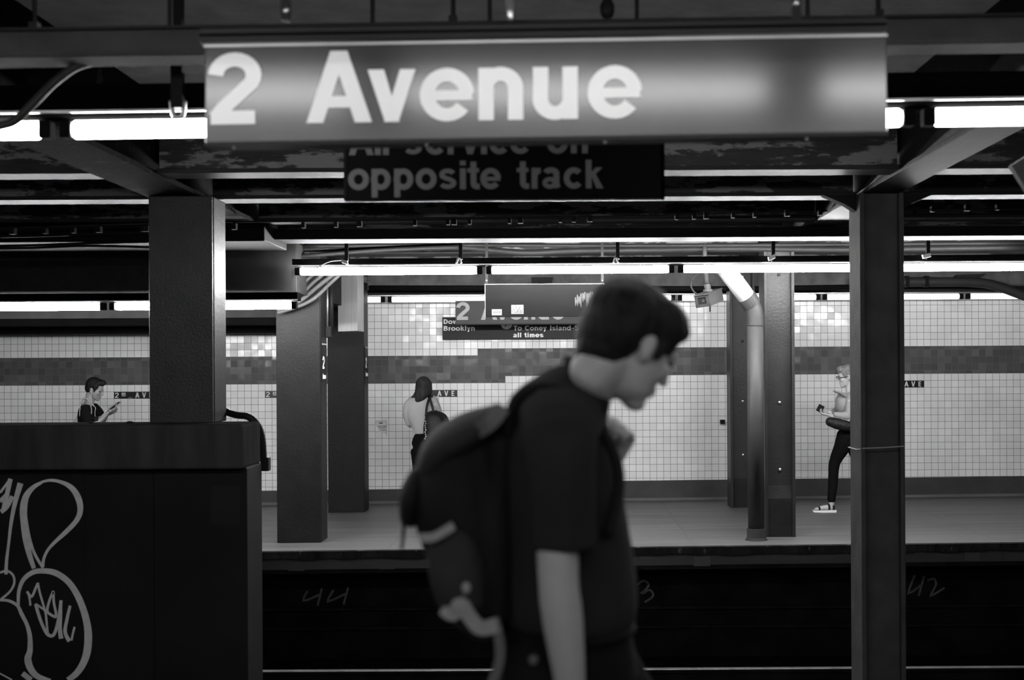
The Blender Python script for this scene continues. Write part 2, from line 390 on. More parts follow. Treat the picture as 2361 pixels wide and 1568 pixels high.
def write(text, x0, z0, y, H, slope=0., track=.02, word=.3, sx=1., t=h, thick=.002, fixed=None):
    """raised lettering facing the camera; x0,z0 = left end of the base line, H = capital height"""
    bm = NB(); x = 0.
    for ch in text:
        if ch == ' ': x += word; continue
        qs, adv = glyph(ch, t)
        for qi, q in enumerate(qs):
            vs = []
            for dy in (0, -thick-qi*1e-5):
                vs.append([bm.verts.new((x0 + (x+p[0])*H*sx, y+dy, z0 + p[1]*H + slope*(x+p[0])*H*sx)) for p in q])
            try:
                bm.faces.new(vs[1]); bm.faces.new(vs[0][::-1])
                for i in range(len(q)): bm.faces.new((vs[0][i], vs[0][(i+1)%len(q)], vs[1][(i+1)%len(q)], vs[1][i]))
            except ValueError: pass
        x += (fixed if fixed else adv + track)
    return bm
def ribbon3(pts, ws, y, thick=.0015):
    """flat painted stroke on a wall at depth y; pts world (x,z)"""
    bm = NB()
    for q in strip(pts, ws):
        A = [bm.verts.new((p[0], y, p[1])) for p in q]; C = [bm.verts.new((p[0], y-thick, p[1])) for p in q]
        bm.faces.new(C)
        for i in range(4): bm.faces.new((A[i], A[(i+1)%4], C[(i+1)%4], C[i]))
    return bm
def gmin(ch, t=h): return min(p[0] for q in glyph(ch, t)[0] for p in q)
def write_at(items, y, H, base, slope=0., sx=1., t=h, thick=.003):
    """items: [(char, world x of its left edge)]; base(x) -> world z of the base line"""
    bm = NB()
    for ch, x in items:
        qs = glyph(ch, t)[0]; m = gmin(ch, t)
        for qi, q in enumerate(qs):
            F_, K_ = [], []
            for p in q:
                X = x + (p[0]-m)*H*sx; Z = base(x) + p[1]*H + slope*(X-x)
                F_.append(bm.verts.new((X, y-thick-qi*2.5e-5, Z))); K_.append(bm.verts.new((X, y, Z)))
            bm.faces.new(F_)
            for i in range(len(q)): bm.faces.new((K_[i], K_[(i+1)%len(q)], F_[(i+1)%len(q)], F_[i]))
    return bm
def textwidth(s, word=.3, track=.02): return sum(word if c == ' ' else glyph(c)[1]+track for c in s)
def fz(x): return .0065*x       # the far platform climbs slightly to the right

# ================================================================== SETTING
def slopebox(x0, x1, y0, y1, z0, z1):
    bm = B(x0, x1, y0, y1, z0, z1)
    for v in bm.verts: v.co.z += fz(v.co.x)
    return bm
XL, XR = -11., 10.
struct('wall_back', B(XL, XR, 17.2, 17.4, -.1, 3.3), 'tiles')
def base_mesh(x0, x1, hgt):
    return slopebox(x0, x1, 17.16, 17.2, 0, hgt)
struct('baseboard_back', base_mesh(XL, -.6, .168), 'baseb'); struct('baseboard_back', base_mesh(-.6, XR, .235), 'baseb')
struct('trim_1', slopebox(XL, XR, 17.12, 17.16, 0, .03), 'nearconc')
struct('floor', B(XL, XR, -4., 5.5, -.2, 0), 'nearconc')
struct('floor_far_platform', slopebox(XL, XR, 12.72, 17.3, -.17, 0), 'joint')
# worn wooden/steel edge board of the far platform, ragged along its lower side
bm = NB(); n = 160; rnd = random.Random(3)
prev = None
for i in range(n+1):
    x = XL + (XR-XL)*i/n; lo = -.055 - rnd.random()*.02
    c = [bm.verts.new((x, 12.64, fz(x))), bm.verts.new((x, 12.72, fz(x)+.001)), bm.verts.new((x, 12.72, fz(x)+lo)), bm.verts.new((x, 12.64, fz(x)+lo))]
    if prev:
        for k in range(4): bm.faces.new((prev[k], prev[(k+1)%4], c[(k+1)%4], c[k]))
    else: bm.faces.new(c)
    prev = c
bm.faces.new(prev[::-1])
struct('trim_2', bm, 'edge')
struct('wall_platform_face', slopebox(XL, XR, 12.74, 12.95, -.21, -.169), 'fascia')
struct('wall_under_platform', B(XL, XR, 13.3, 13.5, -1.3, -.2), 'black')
for z0, dy in ((-.62, .05), (-.80, .04)):
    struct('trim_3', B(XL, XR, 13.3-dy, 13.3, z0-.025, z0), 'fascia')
struct('floor_trackbed', B(XL, XR, 5.5, 13.3, -1.4, -1.1), 'bed')
struct('wall_near_platform_face', B(XL, XR, 5.4, 5.5, -1.2, -.2), 'black')
struct('wall_front', B(XL, XR, -4.2, -4., -.1, 3.3), 'tiles')
struct('wall_left', B(XL-.2, XL, -4., 17.3, -1.4, 3.3), 'black')
struct('wall_right', B(XR, XR+.2, -4., 17.3, -1.4, 3.3), 'black')
struct('ceiling', B(XL, XR, -4., 17.3, 3.25, 3.4), 'slab')
# long girders in depth, resting on the columns
GZ = 2.73
def ibeam_y(xc, wd, y0, y1):
    bm = B(xc-wd/2, xc+wd/2, y0, y1, GZ, GZ+.03, bev=.004)
    box(bm, xc-.1, xc+.1, y0, y1, GZ+.03, 3.25); return bm
struct('ceiling_girder', ibeam_y(-2.52, .35, -3.9, 17.2), 'girderdull')
struct('ceiling_girder', ibeam_y(2.08, .24, -3.9, 17.2), 'girder')
# cross beams between the girders: flaking web above a glossy bottom flange
spans = ((XL, -2.70), (-2.34, 1.955), (2.205, XR))
for yc in (-2.5, -.1, 1.6, 3.0, 8.0, 9.6, 11.05, 12.65, 14.25, 15.75):
    for si, (a, b_) in enumerate(spans):
        if si == 0 and 12.5 < yc: continue
        if yc == 8.0 and si == 0: yc = 8.34
        fw = .13 if 7 < yc < 10 else .16
        bm = B(a, b_, yc-fw, yc+fw, GZ+.012, GZ+.037, bev=.004)
        struct('ceiling_beam', bm, 'flangedull' if (yc < 8.3 and si) else 'flange')
        struct('ceiling_beam_web', B(a, b_, yc-.06, yc+.06, GZ+.037, 3.25), 'web')
# soffit over the back of the far platform and the low stair soffit at the left
struct('ceiling_soffit', B(-2.2, XR, 16.35, 17.2, 2.54, 3.25), mat('pale_soffit_plaster', .10, .85, spec=.05, bump=.4, bscale=30, var=.3))
struct('ceiling_low_soffit', B(XL, -2.36, 12.6, 16.4, 2.29, 3.2), 'soffitp')
struct('ceiling_low_slab', B(XL, -2.7, 14.0, 17.2, 2.12, 2.29), 'soffitp')
struct('ceiling_low_slab', B(XL, -2.7, 16.6, 17.2, 2.035, 2.12), 'duct')

# ================================================================== COLUMNS
def box_column(label, x, yf, z0, z1=GZ, dep=.37, wd=.41, m='steelfar'):
    t = thing('steel_column', label, 'column', (x, yf+dep/2, z0))
    obj('front_plate', B(x-wd/2, x+wd/2, yf, yf+.025, z0, z1, bev=.005), m, t)
    obj('column_core', B(x-wd/2+.014, x+wd/2-.014, yf+.025, yf+.05, z0, z1), 'black', t)
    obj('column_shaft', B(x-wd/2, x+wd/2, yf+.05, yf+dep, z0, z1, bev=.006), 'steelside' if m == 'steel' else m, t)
    return t
def h_column(label, x, yf, z0, z1=GZ, dep=.35, wd=.285, plinth=False, rivets=(), m='steelfar2'):
    t = thing('steel_column', label, 'column', (x, yf+dep/2, z0))
    for s in (-1, 1):
        a = x + s*(wd/2) - (.03 if s > 0 else 0)
        obj('flange_plate', B(a, a+.03, yf, yf+dep, z0, z1, bev=.004), m, t)
    obj('web_plate', B(x-wd/2+.03, x+wd/2-.03, yf+.06, yf+.11, z0, z1), m, t)
    if plinth:
        bm = prism(NB(), [(yf+.012, z0), (yf+.012, z0+.36), (yf+.06, z0+.48), (yf+.06, z0)], 'x', x-wd/2+.03, x+wd/2-.03)
        obj('base_infill', bm, 'girder', t)
    for i, rz in enumerate(rivets):
        obj('bolt', ell(NB(), (x+.005, yf+.055, rz), (.016,0,0), (0,.012,0), (0,0,.016), 8), 'bright' if i < 2 else 'steel', t, smooth=True)
    return t
c1 = box_column('broad grey column rising from the graffitied parapet between the tracks', -2.467, 9.2, 1.262, m='steel')
c2 = box_column('grey column at far platform edge behind the curved black cable, holding a station nameplate', -2.472, 13.3, fz(-2.47))
c3 = box_column('rearmost column left of the woman with the shoulder bag, grey box at its top', -2.455, 16.1, fz(-2.45), z1=2.60)
h1 = h_column('dark channelled column between the tracks with a thin wire tied round it', 2.075, 9.22, -1.1, m='steeldull')
h2 = h_column('grey column beside the bent white-topped pipe, pale wedge at its foot', 2.03, 13.3, fz(2), plinth=True, rivets=(1.27, .64, 2.47))
h3 = h_column('rear grey column partly hidden behind the bent pipe', 2.04, 16.1, fz(2), rivets=(1.22, .61, 1.9, 2.4))
# footing bands painted darker on the rear column
obj('painted_band', B(1.93, 2.15, 16.135, 16.155, fz(2), fz(2)+.33), 'girder', h3)
# brackets at the top of the two middle columns
for s in (-1, 1):
    bm = prism(NB(), [(2.075+s*.14, GZ), (2.075+s*.36, GZ), (2.075+s*.22, GZ-.06), (2.075+s*.14, GZ-.11)], 'y', 9.33, 9.43)
    obj('knee_bracket', bm, 'black', h1)
# wire tied round the right column
p = [W(1990,1034,9.212), W(2040,1032,9.212), W(2084,1029,9.212), Vector((2.228,9.3,1.09)), Vector((2.228,9.585,1.08)), Vector((1.922,9.585,1.06)), Vector((1.922,9.3,1.06)), W(1990,1034,9.212)]
tag(obj('tie_wire', tube(NB(), p, .0035, 6), 'strap'), 'thin wire tied round the dark column between the tracks', 'wire')
# nameplates on the right-hand sides of the two left columns
def side_plate(x, y0, y1, zt, hh, parent, label):
    t = thing('column_nameplate', label, 'sign', (x, (y0+y1)/2, zt-hh/2))
    obj('plate', B(x, x+.006, y0, y1, zt-hh, zt), 'blacksign', t)
    obj('plate_rim', B(x+.006, x+.009, y0, y1, zt-.012, zt), 'dimwhite', t)
    for txt, zz, H in (('2', zt-.24, .12), ('Avenue', zt-.335, .05)):
        bm = write(txt, 0, 0, 0, H); wmax = max(v.co.x for v in bm.verts); k = (y1-y0-.06)/wmax if txt != '2' else 1.3
        for v in bm.verts:
            cx, cz = v.co.x*k, v.co.z
            v.co = Vector((x+.006-v.co.y, y0+.03+cx, zz+cz))
        obj('lettering', bm, 'white', t)
side_plate(-2.267, 13.38, 13.62, 1.85, .36, c2, 'narrow station nameplate on the side of the near-edge column below the junction box')
side_plate(-2.250, 16.18, 16.42, 1.86, .36, c3, 'narrow station nameplate on the side of the rear column left of the woman')

# ================================================================== LIGHTS
def light_row(row, y, z, xs, slope, labels, r=.034, gap=.065, hh=.08, hz=.075, hm='house', lip=True, group=None, tm='tube', hw=.07):
    x0 = xs[0]
    for i in range(len(xs)-1):
        a, b_ = xs[i], xs[i+1]
        if labels[i] is None: continue
        t = thing('fluorescent_light', labels[i], 'light', ((a+b_)/2, y, z + slope*((a+b_)/2)), group)
        zz = lambda x: z + slope*x
        def sheared(bm):
            for v in bm.verts: v.co.z += slope*v.co.x
            return bm
        o = obj('tube', tube(NB(), [(a+gap, y, zz(a+gap)), (a+gap+.01, y, zz(a+gap)), (b_-gap-.01, y, zz(b_-gap)), (b_-gap, y, zz(b_-gap))], [r*.8, r, r, r*.8], 14), tm, t, smooth=False)
        for s, xx in ((1, a), (-1, b_)):
            obj('lamp_holder', sheared(B(min(xx+s*.018, xx+s*gap), max(xx+s*.018, xx+s*gap), y-.035, y+.035, z-r*.95, z+r*.95, bev=.006)), 'cap', t)
        obj('housing', sheared(B(a, b_, y-hw, y+hw, z+hz-.02, z+hz+hh, bev=.004)), hm, t)
        if lip:
            obj('housing_rim', sheared(B(a, b_, y-hw-.008, y-hw, z+hz-.022, z+hz-.012)), 'bright', t)
def px2x(px, y): return (px-VX)*y/F
R1 = [px2x(p, 5.7) for p in (-1841, -849, 135, 1127, 2119, 3111)]
light_row('1', 5.7, 2.585, R1, .009, [None,
  'fluorescent tube cut off by the left edge of the photo, behind the curved conduit',
  'fluorescent tube running from the holder pair at upper left behind the large station sign',
  'fluorescent tube almost hidden behind the large station sign, only its right stub showing',
  'fluorescent tube at the right edge of the photo, beside the large station sign'], hh=.09, hz=.062, hm='housedark', r=.037, group='near fluorescent lights', tm='tube_r1', hw=.15)
R2 = [px2x(p, 12.4) for p in (677, 1118, 1560, 2001, 2442)]
light_row('2', 12.4, 2.462, R2, .001, [
  'long fluorescent tube whose left end is crossed by a thin white cord',
  'long fluorescent tube directly above the blank grey hanging sign',
  'long fluorescent tube above the security camera and the bent pipe',
  'long fluorescent tube to the right of the dark column between the tracks'], hh=.04, hz=.065, hm='cap', group='far platform edge lights', tm='tube_r2', hw=.05)
R2L = [px2x(p, 12.4) for p in (-191, 250, 691)]
light_row('2L', 12.4, 2.168, R2L, .001, [
  'low fluorescent tube at the left edge above the man with the phone',
  'low fluorescent tube passing behind the broad column on the parapet'], hh=.05, hz=.06, hm='housedark', group='far platform edge lights', tm='tube_r2l', hw=.09)
R3 = [px2x(p, 16.9) for p in (790, 893, 1227, 1560, 1893, 2222, 2553)]
light_row('3', 16.85, 2.43, R3, .000, [
  'short end of a fluorescent tube showing right of the rear left column',
  'back wall fluorescent tube left of the small far station sign',
  'back wall fluorescent tube hidden behind the hanging signs and the near man',
  'back wall fluorescent tube behind the security camera and bent pipe',
  'back wall fluorescent tube behind the dark channelled column, under the pipe run',
  'back wall fluorescent tube at far right under the downward bend of a pipe'], hh=.05, hz=.06, group='back wall lights', r=.034, tm='tube_r3')
R0 = [-4.94, -3.5, -2.08, -.64, .8, 2.24, 3.7]
light_row('0', 3.4, 2.555, R0, .0, ['fluorescent tube above the near platform, out of the frame in front of the large sign']*6, hh=.06, hz=.06, group='near platform lights', tm='tube_r0', gap=.1)
light_row('m', .5, 2.63, R0, .0, ['fluorescent tube over the near platform behind the near man, out of the frame']*6, hh=.06, hz=.06, group='rear near platform lights', tm='tube_rm')  # unseen row added to brighten the near man from the camera side

# ================================================================== HANGING SIGNS
def sheared_box(x0, x1, y0, y1, z0, z1, sl, xc, bev=.0):
    bm = B(x0, x1, y0, y1, z0, z1, bev=bev)
    for v in bm.verts: v.co.z += sl*(v.co.x-xc)
    return bm
NAME = [('2',480),('A',706),('v',848),('e',968),('n',1103),('u',1228),('e',1355)]
def station_sign(label, y, cx, cz, sl, wd, hh, m, lm='white', dep=.09):
    t = thing('station_sign', label, 'sign', (cx, y, cz))
    x0, x1, z0, z1 = cx-wd/2, cx+wd/2, cz-hh/2, cz+hh/2
    z0 += .017
    obj('panel', sheared_box(x0, x1, y, y+dep, z0, z1, sl, cx, bev=.003), m, t)
    obj('top_edge', sheared_box(x0-.002, x1+.002, y-.003, y+.02, z1-.004, z1+.003, sl, cx), 'frameedge', t)
    obj('bottom_rail', sheared_box(x0-.003, x1+.003, y-.002, y+dep, z0-.009, z0, sl, cx), 'frame', t)
    k = .2086/165
    items = [(c, x0 + (p-472)*k) for c, p in NAME]
    for it in items:
        obj('letter', write_at([it], y, .2086, lambda x: cz - .080 + sl*(x-cx), sl, 1.13), lm, t)
    return t
c = (W(472,108,4.15)+W(2042,80,4.15)+W(2047,318,4.15)+W(475,342,4.15))/4
sg = station_sign('large blurred hanging station sign with big white letters nearest the camera', 4.15, c.x, c.z, .0105, 1.99, .3, 'greysign')
x0, x1 = c.x-.995, c.x+.995
obj('header_rail', sheared_box(x0-.008, x1-.008, 4.12, 4.24, c.z+.155, c.z+.195, .0105, c.x, bev=.003), 'frame', sg)
obj('header_rail_lip', sheared_box(x0-.008, x1-.008, 4.115, 4.12, c.z+.17, c.z+.178, .0105, c.x), 'housedark', sg)
for px in (660, 1836):
    p = W(px, 50, 4.2)
    obj('hanger_rod', B(p.x-.012, p.x+.012, 4.18, 4.21, p.z, 3.25), 'frame', sg)
    q = W(px, 24 if px < 1000 else 6, 4.17)
    obj('hanger_bolt', ell(NB(), q, (.009,0,0), (0,.008,0), (0,0,.01), 10), 'bright', sg, smooth=True)
for px in (540, 984, 1395, 1860):
    q = W(px, 318 + (2047-px)*.0155, 4.15)
    obj('rivet', ell(NB(), (q.x, 4.148, q.z), (.005,0,0), (0,.004,0), (0,0,.004), 8), 'bright', sg)
# service notice
yB = 5.25
t = thing('service_sign', 'black hanging notice in white lettering, its top hidden by the large station sign', 'sign', tuple(W(1160,390,yB)))
a, b_ = W(797,462,yB), W(1529,458,yB)
cx = (a.x+b_.x)/2; sl = .000
obj('panel', sheared_box(a.x, b_.x, yB, yB+.05, (a.z+b_.z)/2, (a.z+b_.z)/2+.42, sl, cx, bev=.002), 'blacksign', t)
zt = (a.z+b_.z)/2+.42
for s, xx in ((0, a.x), (1, b_.x)):
    obj('side_channel', B(xx-.006, xx+.006, yB-.006, yB+.056, zt-.42, zt), 'frame' if s == 0 else 'housedark', t)
k = F/yB; H = 65.5/k
def lz(px0, y0, px1, y1, yd):
    p, q = W(px0, y0, yd), W(px1, y1, yd); s = (q.z-p.z)/(q.x-p.x); return (lambda x: p.z + s*(x-p.x)), s
f, s_ = lz(810, 438, 1390, 434, yB)
for c_, p in (('o',805),('p',858),('p',910),('o',961),('s',1015.5),('i',1063),('t',1080),('e',1110),('t',1194),('r',1228),('a',1253),('c',1302),('k',1353)): obj('letter', write_at([(c_, px2x(p, yB))], yB, H, f, s_, 1.08), 'dimwhite', t)
f, s_ = lz(810, 358, 1390, 353, yB)
for c_, p in (('A',807),('l',867),('l',886),('s',936),('e',983),('r',1035),('v',1066),('i',1112),('c',1131),('e',1179),('o',1264),('n',1319)): obj('letter', write_at([(c_, px2x(p, yB))], yB, H, f, s_, 1.08), 'dimwhite', t)
for px in (860, 1470):
    p = W(px, 300, yB+.02); obj('hanger_rod', B(p.x-.008, p.x+.008, yB+.02, yB+.035, zt, 3.25), 'frame', t)

# far station sign, behind the blank panel
yS = 16.55
p = W(1050, 722, yS)
s2 = station_sign('small far station sign with white numeral, overlapped by the blank grey sign back', yS, p.x+.995, p.z, .000, 1.99, .29, 'farstation', lm='dimwhite', dep=.06)
for dx in (.35, 1.65):
    obj('hanger_rod', B(p.x+dx-.008, p.x+dx+.008, yS+.02, yS+.035, p.z+.145, 2.55), 'frame', s2)
# black destination sign against the tiled wall
yD = 17.13
t = thing('destination_sign', 'black direction sign hanging before the tiled wall under the small far station sign', 'sign', tuple(W(1220,756,yD)))
a = W(1020, 783, yD); b_ = W(1425, 728, yD)
obj('panel', B(a.x, b_.x, yD, yD+.03, a.z, b_.z, bev=.002), 'farsign', t)
obj('top_edge', B(a.x, b_.x, yD-.003, yD+.002, b_.z-.007, b_.z), 'white', t)
def fit(txt, px0, px1, ybase, H, y, m, parent, word=.3):
    p, q = W(px0, ybase, y), W(px1, ybase, y); sx = (q.x-p.x)/(textwidth(txt, word)*H)
    return obj('lettering', write(txt, p.x, p.z, y, H, sx=sx, word=word), m, parent)
kD = yD/F
fit('Downtown &', 1022, 1122, 747, 10.8*kD, yD, 'white', t)
fit('Brooklyn', 1022, 1096, 762.5, 10.8*kD, yD, 'white', t)
fit('To Coney Island-Stillwell Av', 1184, 1417, 762, 11.*kD, yD, 'white', t, word=.45)
fit('all times', 1183, 1253.5, 778, 10.8*kD, yD, 'white', t, word=.4)
q = W(1168, 746, yD)
bm = NB(); bmesh.ops.create_circle(bm, cap_ends=True, radius=13.5*kD, segments=32, matrix=Matrix.Translation((q.x, yD-.004, q.z)) @ Matrix.Rotation(math.pi/2, 4, 'X'))
rb = obj('route_bullet', bm, 'dimwhite', t)
obj('lettering', write('F', q.x-.025, q.z-.035, yD-.005, .07), 'farsign', rb)

# blank sign back
yN = 12.75
a, b_ = W(1119, 731, yN), W(1393, 655, yN)
t = thing('blank_sign', 'blank grey back of a hanging sign with two stickers under the long fluorescent tube', 'sign', tuple((a+b_)/2))
obj('panel', B(a.x, b_.x, yN, yN+.05, a.z, b_.z, bev=.003), 'blank', t)
obj('rim', B(a.x-.004, b_.x+.004, yN-.004, yN+.052, b_.z, b_.z+.006), 'strapdim', t)
for xx in (a.x-.004, b_.x-.002): obj('side_rim', B(xx, xx+.006, yN-.004, yN+.052, a.z, b_.z), 'strapdim', t)
# peeled paper residue
p = W(1355, 690, yN)
bm = NB(); rnd = random.Random(5)
for i in range(13):
    xx = p.x - .11 + i*.017; top = p.z + .05*math.sin(i/12*3.0)+rnd.random()*.03; bot = p.z - .01 - rnd.random()*.07
    bm2 = strip([(xx, bot), (xx+rnd.uniform(-.006,.006), (top+bot)/2), (xx, top)], [.003, .018, .01])
    for q in bm2: bm.faces.new([bm.verts.new((v[0], yN-.001-.00005*i, v[1])) for v in q])
obj('paper_residue', bm, mat('peeled_paper_residue', .016, .7, var=.4, scale=30), t)
for x0_, x1_, y0_, y1_, lab in ((1134, 1157, 713, 727, 'small sticker with outlined letters at the lower left of the blank sign'), (1179, 1207, 703, 724, 'white sticker with a black scribble on the blank sign')):
    A_, B_ = W(x0_, y1_, yN), W(x1_, y0_, yN)
    st = thing('sticker', lab, 'sticker', tuple((A_+B_)/2))
    obj('paper', B(A_.x, B_.x, yN-.003, yN, A_.z, B_.z), 'paper' if x0_ > 1150 else 'strapdim', st)
    wd, hg = B_.x-A_.x, B_.z-A_.z
    if x0_ > 1150:
        path = [[(.08,.15),(.15,.85),(.4,.9),(.42,.6),(.15,.45)], [(.2,.45),(.42,.15),(.55,.5),(.42,.5)], [(.5,.2),(.75,.8),(.6,.75),(.8,.2),(.55,.25)], [(.7,.3),(.98,.55),(.85,.35),(.98,.15)], [(.1,.1),(.95,.12)]]
    else:
        path = [[(.1,.75),(.18,.25),(.28,.6),(.35,.3),(.38,.75)], [(.48,.75),(.48,.3)], [(.48,.5),(.62,.5),(.62,.75),(.62,.28)], [(.8,.7),(.7,.5),(.8,.3),(.9,.5),(.8,.7)]]
    bm = NB()
    for pl in path:
        for q in strip([(A_.x+u*wd, A_.z+v*hg) for u, v in pl], .006 if x0_ > 1150 else .004):
            bm.faces.new([bm.verts.new((v[0], yN-.0035, v[1])) for v in q])
    obj('scribble', bm, 'ink', st)
for px in (1122, 1389):
    p = W(px, 640, yN); obj('hanger_bracket', B(p.x-.012, p.x+.012, yN+.01, yN+.03, b_.z, 2.742), 'cable', t)
    q = W(px, 647, yN); obj('hanger_bolt', ell(NB(), q, (.009,0,0), (0,.009,0), (0,0,.009), 8), 'bright', t)

# ================================================================== WALL SIGNS
def mosaic(px, tag_, up):
    x0 = -5.424 + round((px2x(px, 17.2)+5.424)/T)*T
    z0 = 1.432 - 2*T + (T if up else 0)
    t = thing('mosaic_name_tile', tag_, 'tile sign', (x0+3*T, 17.195, z0))
    obj('black_tiles', B(x0, x0+6*T, 17.194, 17.2, z0+.001, z0+T-.001), 'mosaic', t)
    obj('lettering', write('2', x0+.012, z0+.011, 17.194, T*.76, sx=1.15, t=.15), 'mosletter', t)
    obj('lettering', write('N', x0+T+.01, z0+T*.5, 17.194, T*.38, sx=1.05, t=.18), 'mosletter', t)
    obj('lettering', write('D', x0+T+.037, z0+T*.5, 17.194, T*.38, sx=1.05, t=.18), 'mosletter', t)
    obj('underline', B(x0+T+.012, x0+T+.06, 17.192, 17.194, z0+T*.36, z0+T*.42), 'mosletter', t)
    obj('chipped_mark', write('_', x0+2*T+.005, z0+.008, 17.194, T, t=.1), 'dimwhite', t)
    for i, ch in enumerate('AVE'):
        obj('lettering', write(ch, x0+(3+i)*T+.01, z0+.011, 17.194, T*.75, sx=.98, t=.17), 'mosletter', t)
mosaic(261, 'black station name tiles to the right of the man with the phone', 0)
mosaic(606, 'black station name tiles cut off by the platform-edge column, above the black cable', 0)
mosaic(960, 'black station name tiles partly behind the woman with the shoulder bag', 0)
mosaic(2040, 'black station name tiles just right of the dark channelled column', 1)
# torn caution notice
a, b_ = W(864, 1000, 17.19), W(892, 969, 17.19)
t = thing('caution_notice', 'torn paper caution notice on the tiles left of the woman with the shoulder bag', 'notice', tuple((a+b_)/2))
def U(u, v): return (a.x+(b_.x-a.x)*u, b_.z-(b_.z-a.z)*v)
bm = prism(NB(), [U(0,0), U(1,0), U(1,1.2), U(.85,1.0), U(.55,.9), U(.3,.75), U(.22,.45), U(0,.35)], 'y', 17.196, 17.199)
obj('sheet', bm, mat('grey_notice_paper', .55, .7, var=.05), t)
bm = NB()
for pl in ([(.06,.06),(.94,.06),(.94,.98)], [(.06,.06),(.06,.33)]):
    for q in strip([U(*p) for p in pl], .003): bm.faces.new([bm.verts.new((v[0], 17.195, v[1])) for v in q])
for v0, v1, u0, u1 in ((.18,.26,.36,.66), (.56,.60,.35,.9), (.72,.76,.5,.9), (.12,.14,.3,.7)):
    p0, p1 = U(u0, v1), U(u1, v0); box(bm, p0[0], p1[0], 17.194, 17.1955, p0[1], p1[1])
obj('print', bm, 'ink', t)
p0 = U(.2, .5); obj('lettering', write('CAUTION', p0[0], p0[1], 17.1955, .017, sx=1.3), 'ink', t)
# slot vent in the tiles right of the woman
a, b_ = W(1030, 987, 17.19), W(1078, 977, 17.19)
t = thing('wall_recess', 'narrow dark ledge in the tiled wall right of the shoulder bag', 'vent', tuple((a+b_)/2))
obj('ledge', B(a.x, b_.x, 17.17, 17.2, b_.z-.012, b_.z), 'black', t)
obj('plate', B(a.x, b_.x, 17.19, 17.2, a.z, b_.z-.012), 'cable2', t)
a = W(1668, 974, 17.1)
obj('wall_box', B(a.x-.03, a.x+.02, 17.12, 17.2, a.z-.02, a.z+.03), 'black', None)
tag(bpy.data.objects['wall_box'], 'tiny black box on the tiles at the left side of the rear right column', 'box')

# ================================================================== PARAPET WITH GRAFFITI
t = thing('concrete_parapet', 'dark parapet wall between the tracks covered in pale graffiti, a column standing on it', 'parapet', (-5., 9.2, -1.1))
obj('parapet_wall', B(XL+.03, -3.03+.0, 9.0, 9.45, -1.1, .985), 'wallcon', t)
obj('parapet_wall', B(-2.595, -2.0, 9.0, 9.45, -1.1, .985, bev=.01), 'wallcon', t)
obj('parapet_wall', B(-3.03, -2.595, 9.006, 9.45, -1.1, .985), 'wallcon', t)
obj('coping', B(XL+.03, -2.01, 8.92, 9.46, .98, 1.262, bev=.018), 'coping', t)
obj('top_lump', ell(NB(), (-3.05, 9.2, 1.262), (.02,0,0), (0,.02,0), (0,0,.012), 8), 'black', t)
obj('top_lump', ell(NB(), (-2.8, 9.2, 1.262), (.03,0,0), (0,.02,0), (0,0,.015), 8), 'black', t)
A_, B_ = W(486, 1211, 8.99), W(553, 1120, 8.99)
obj('paint_patch', B(A_.x, B_.x, 8.997, 9.0, A_.z, B_.z), 'patchp', t)
def G(u, v): p = W(u/2.497, 940 + v/2.497, 8.997); return (p.x, p.z)
GR = [
 ([(240,430),(190,460),(150,510),(135,580),(138,660),(150,760),(170,850),(195,925)], [16,26,36,42,40,38,30,24]),
 ([(150,640),(165,730),(190,820),(220,880),(248,922)], 16),
 ([(240,428),(290,418),(350,428),(410,460),(450,520),(462,590),(440,650),(380,715),(320,770),(275,820),(252,870),(246,915)], [14,16,20,30,36,32,28,26,20,16,16,18]),
 ([(105,1145),(108,1060),(135,990),(190,948),(250,940),(320,952),(390,1000),(440,1070),(475,1150),(498,1230),(508,1310),(502,1400),(480,1470),(440,1530),(390,1568)], [16,20,24,28,30,34,34,36,38,40,44,44,40,36,30]),
 ([(0,1108),(50,1112),(100,1140),(125,1190),(155,1250),(172,1320),(172,1400),(160,1450),(180,1510),(220,1550),(290,1575)], [14,16,18,22,22,26,32,40,38,32,26]),
 ([(0,950),(40,940),(75,965),(82,1010),(60,1055),(20,1092),(0,1108)], 13),
 ([(118,435),(88,540),(66,650),(50,780),(38,880),(34,960)], [34,26,20,16,18,20]),
 ([(0,490),(60,410)], 14), ([(60,410),(40,500),(20,590)], 26), ([(70,510),(40,570),(5,600)], 26), ([(0,540),(40,500)], 24),
 ([(155,1058),(182,1088),(205,1040),(218,1010)], 14), ([(218,1008),(228,1060),(245,1120),(262,1180),(270,1250),(275,1300)], 12),
 ([(165,1070),(172,1110),(175,1140)], 12),
 ([(205,1130),(225,1200),(248,1260),(275,1305),(305,1312),(325,1270),(340,1200),(352,1110)], [18,18,18,20,18,18,18,18]),
 ([(205,1130),(250,1160),(300,1195),(320,1200)], 12), ([(308,1055),(285,1110),(272,1170),(290,1190),(320,1205),(322,1180),(310,1120),(308,1060)], 14),
 ([(352,1110),(350,1200),(345,1270),(352,1330)], [14,16,22,26]), ([(404,1140),(388,1210),(375,1290),(400,1345)], [16,18,20,24]), ([(430,1262),(420,1300),(412,1340)], 12),
 ([(130,1530),(180,1568)], 30), ([(0,1530),(70,1568)], 8),
]
gk = 9.0/F/2.497
for i, (pts, ws) in enumerate(GR):
    P = smoothpts([(p[0], p[1], 0) for p in pts], 4)
    if isinstance(ws, list):
        w3 = smoothpts([(q, 0, 0) for q in ws], 4); ws3 = [q.x*gk for q in w3]
    else: ws3 = [ws*gk]*len(P)
    P2 = [G(p.x, p.y) for p in P]
    o = obj('graffiti_stroke', ribbon3(P2, ws3, 8.999-.00012*i, .0015), 'spray', t)
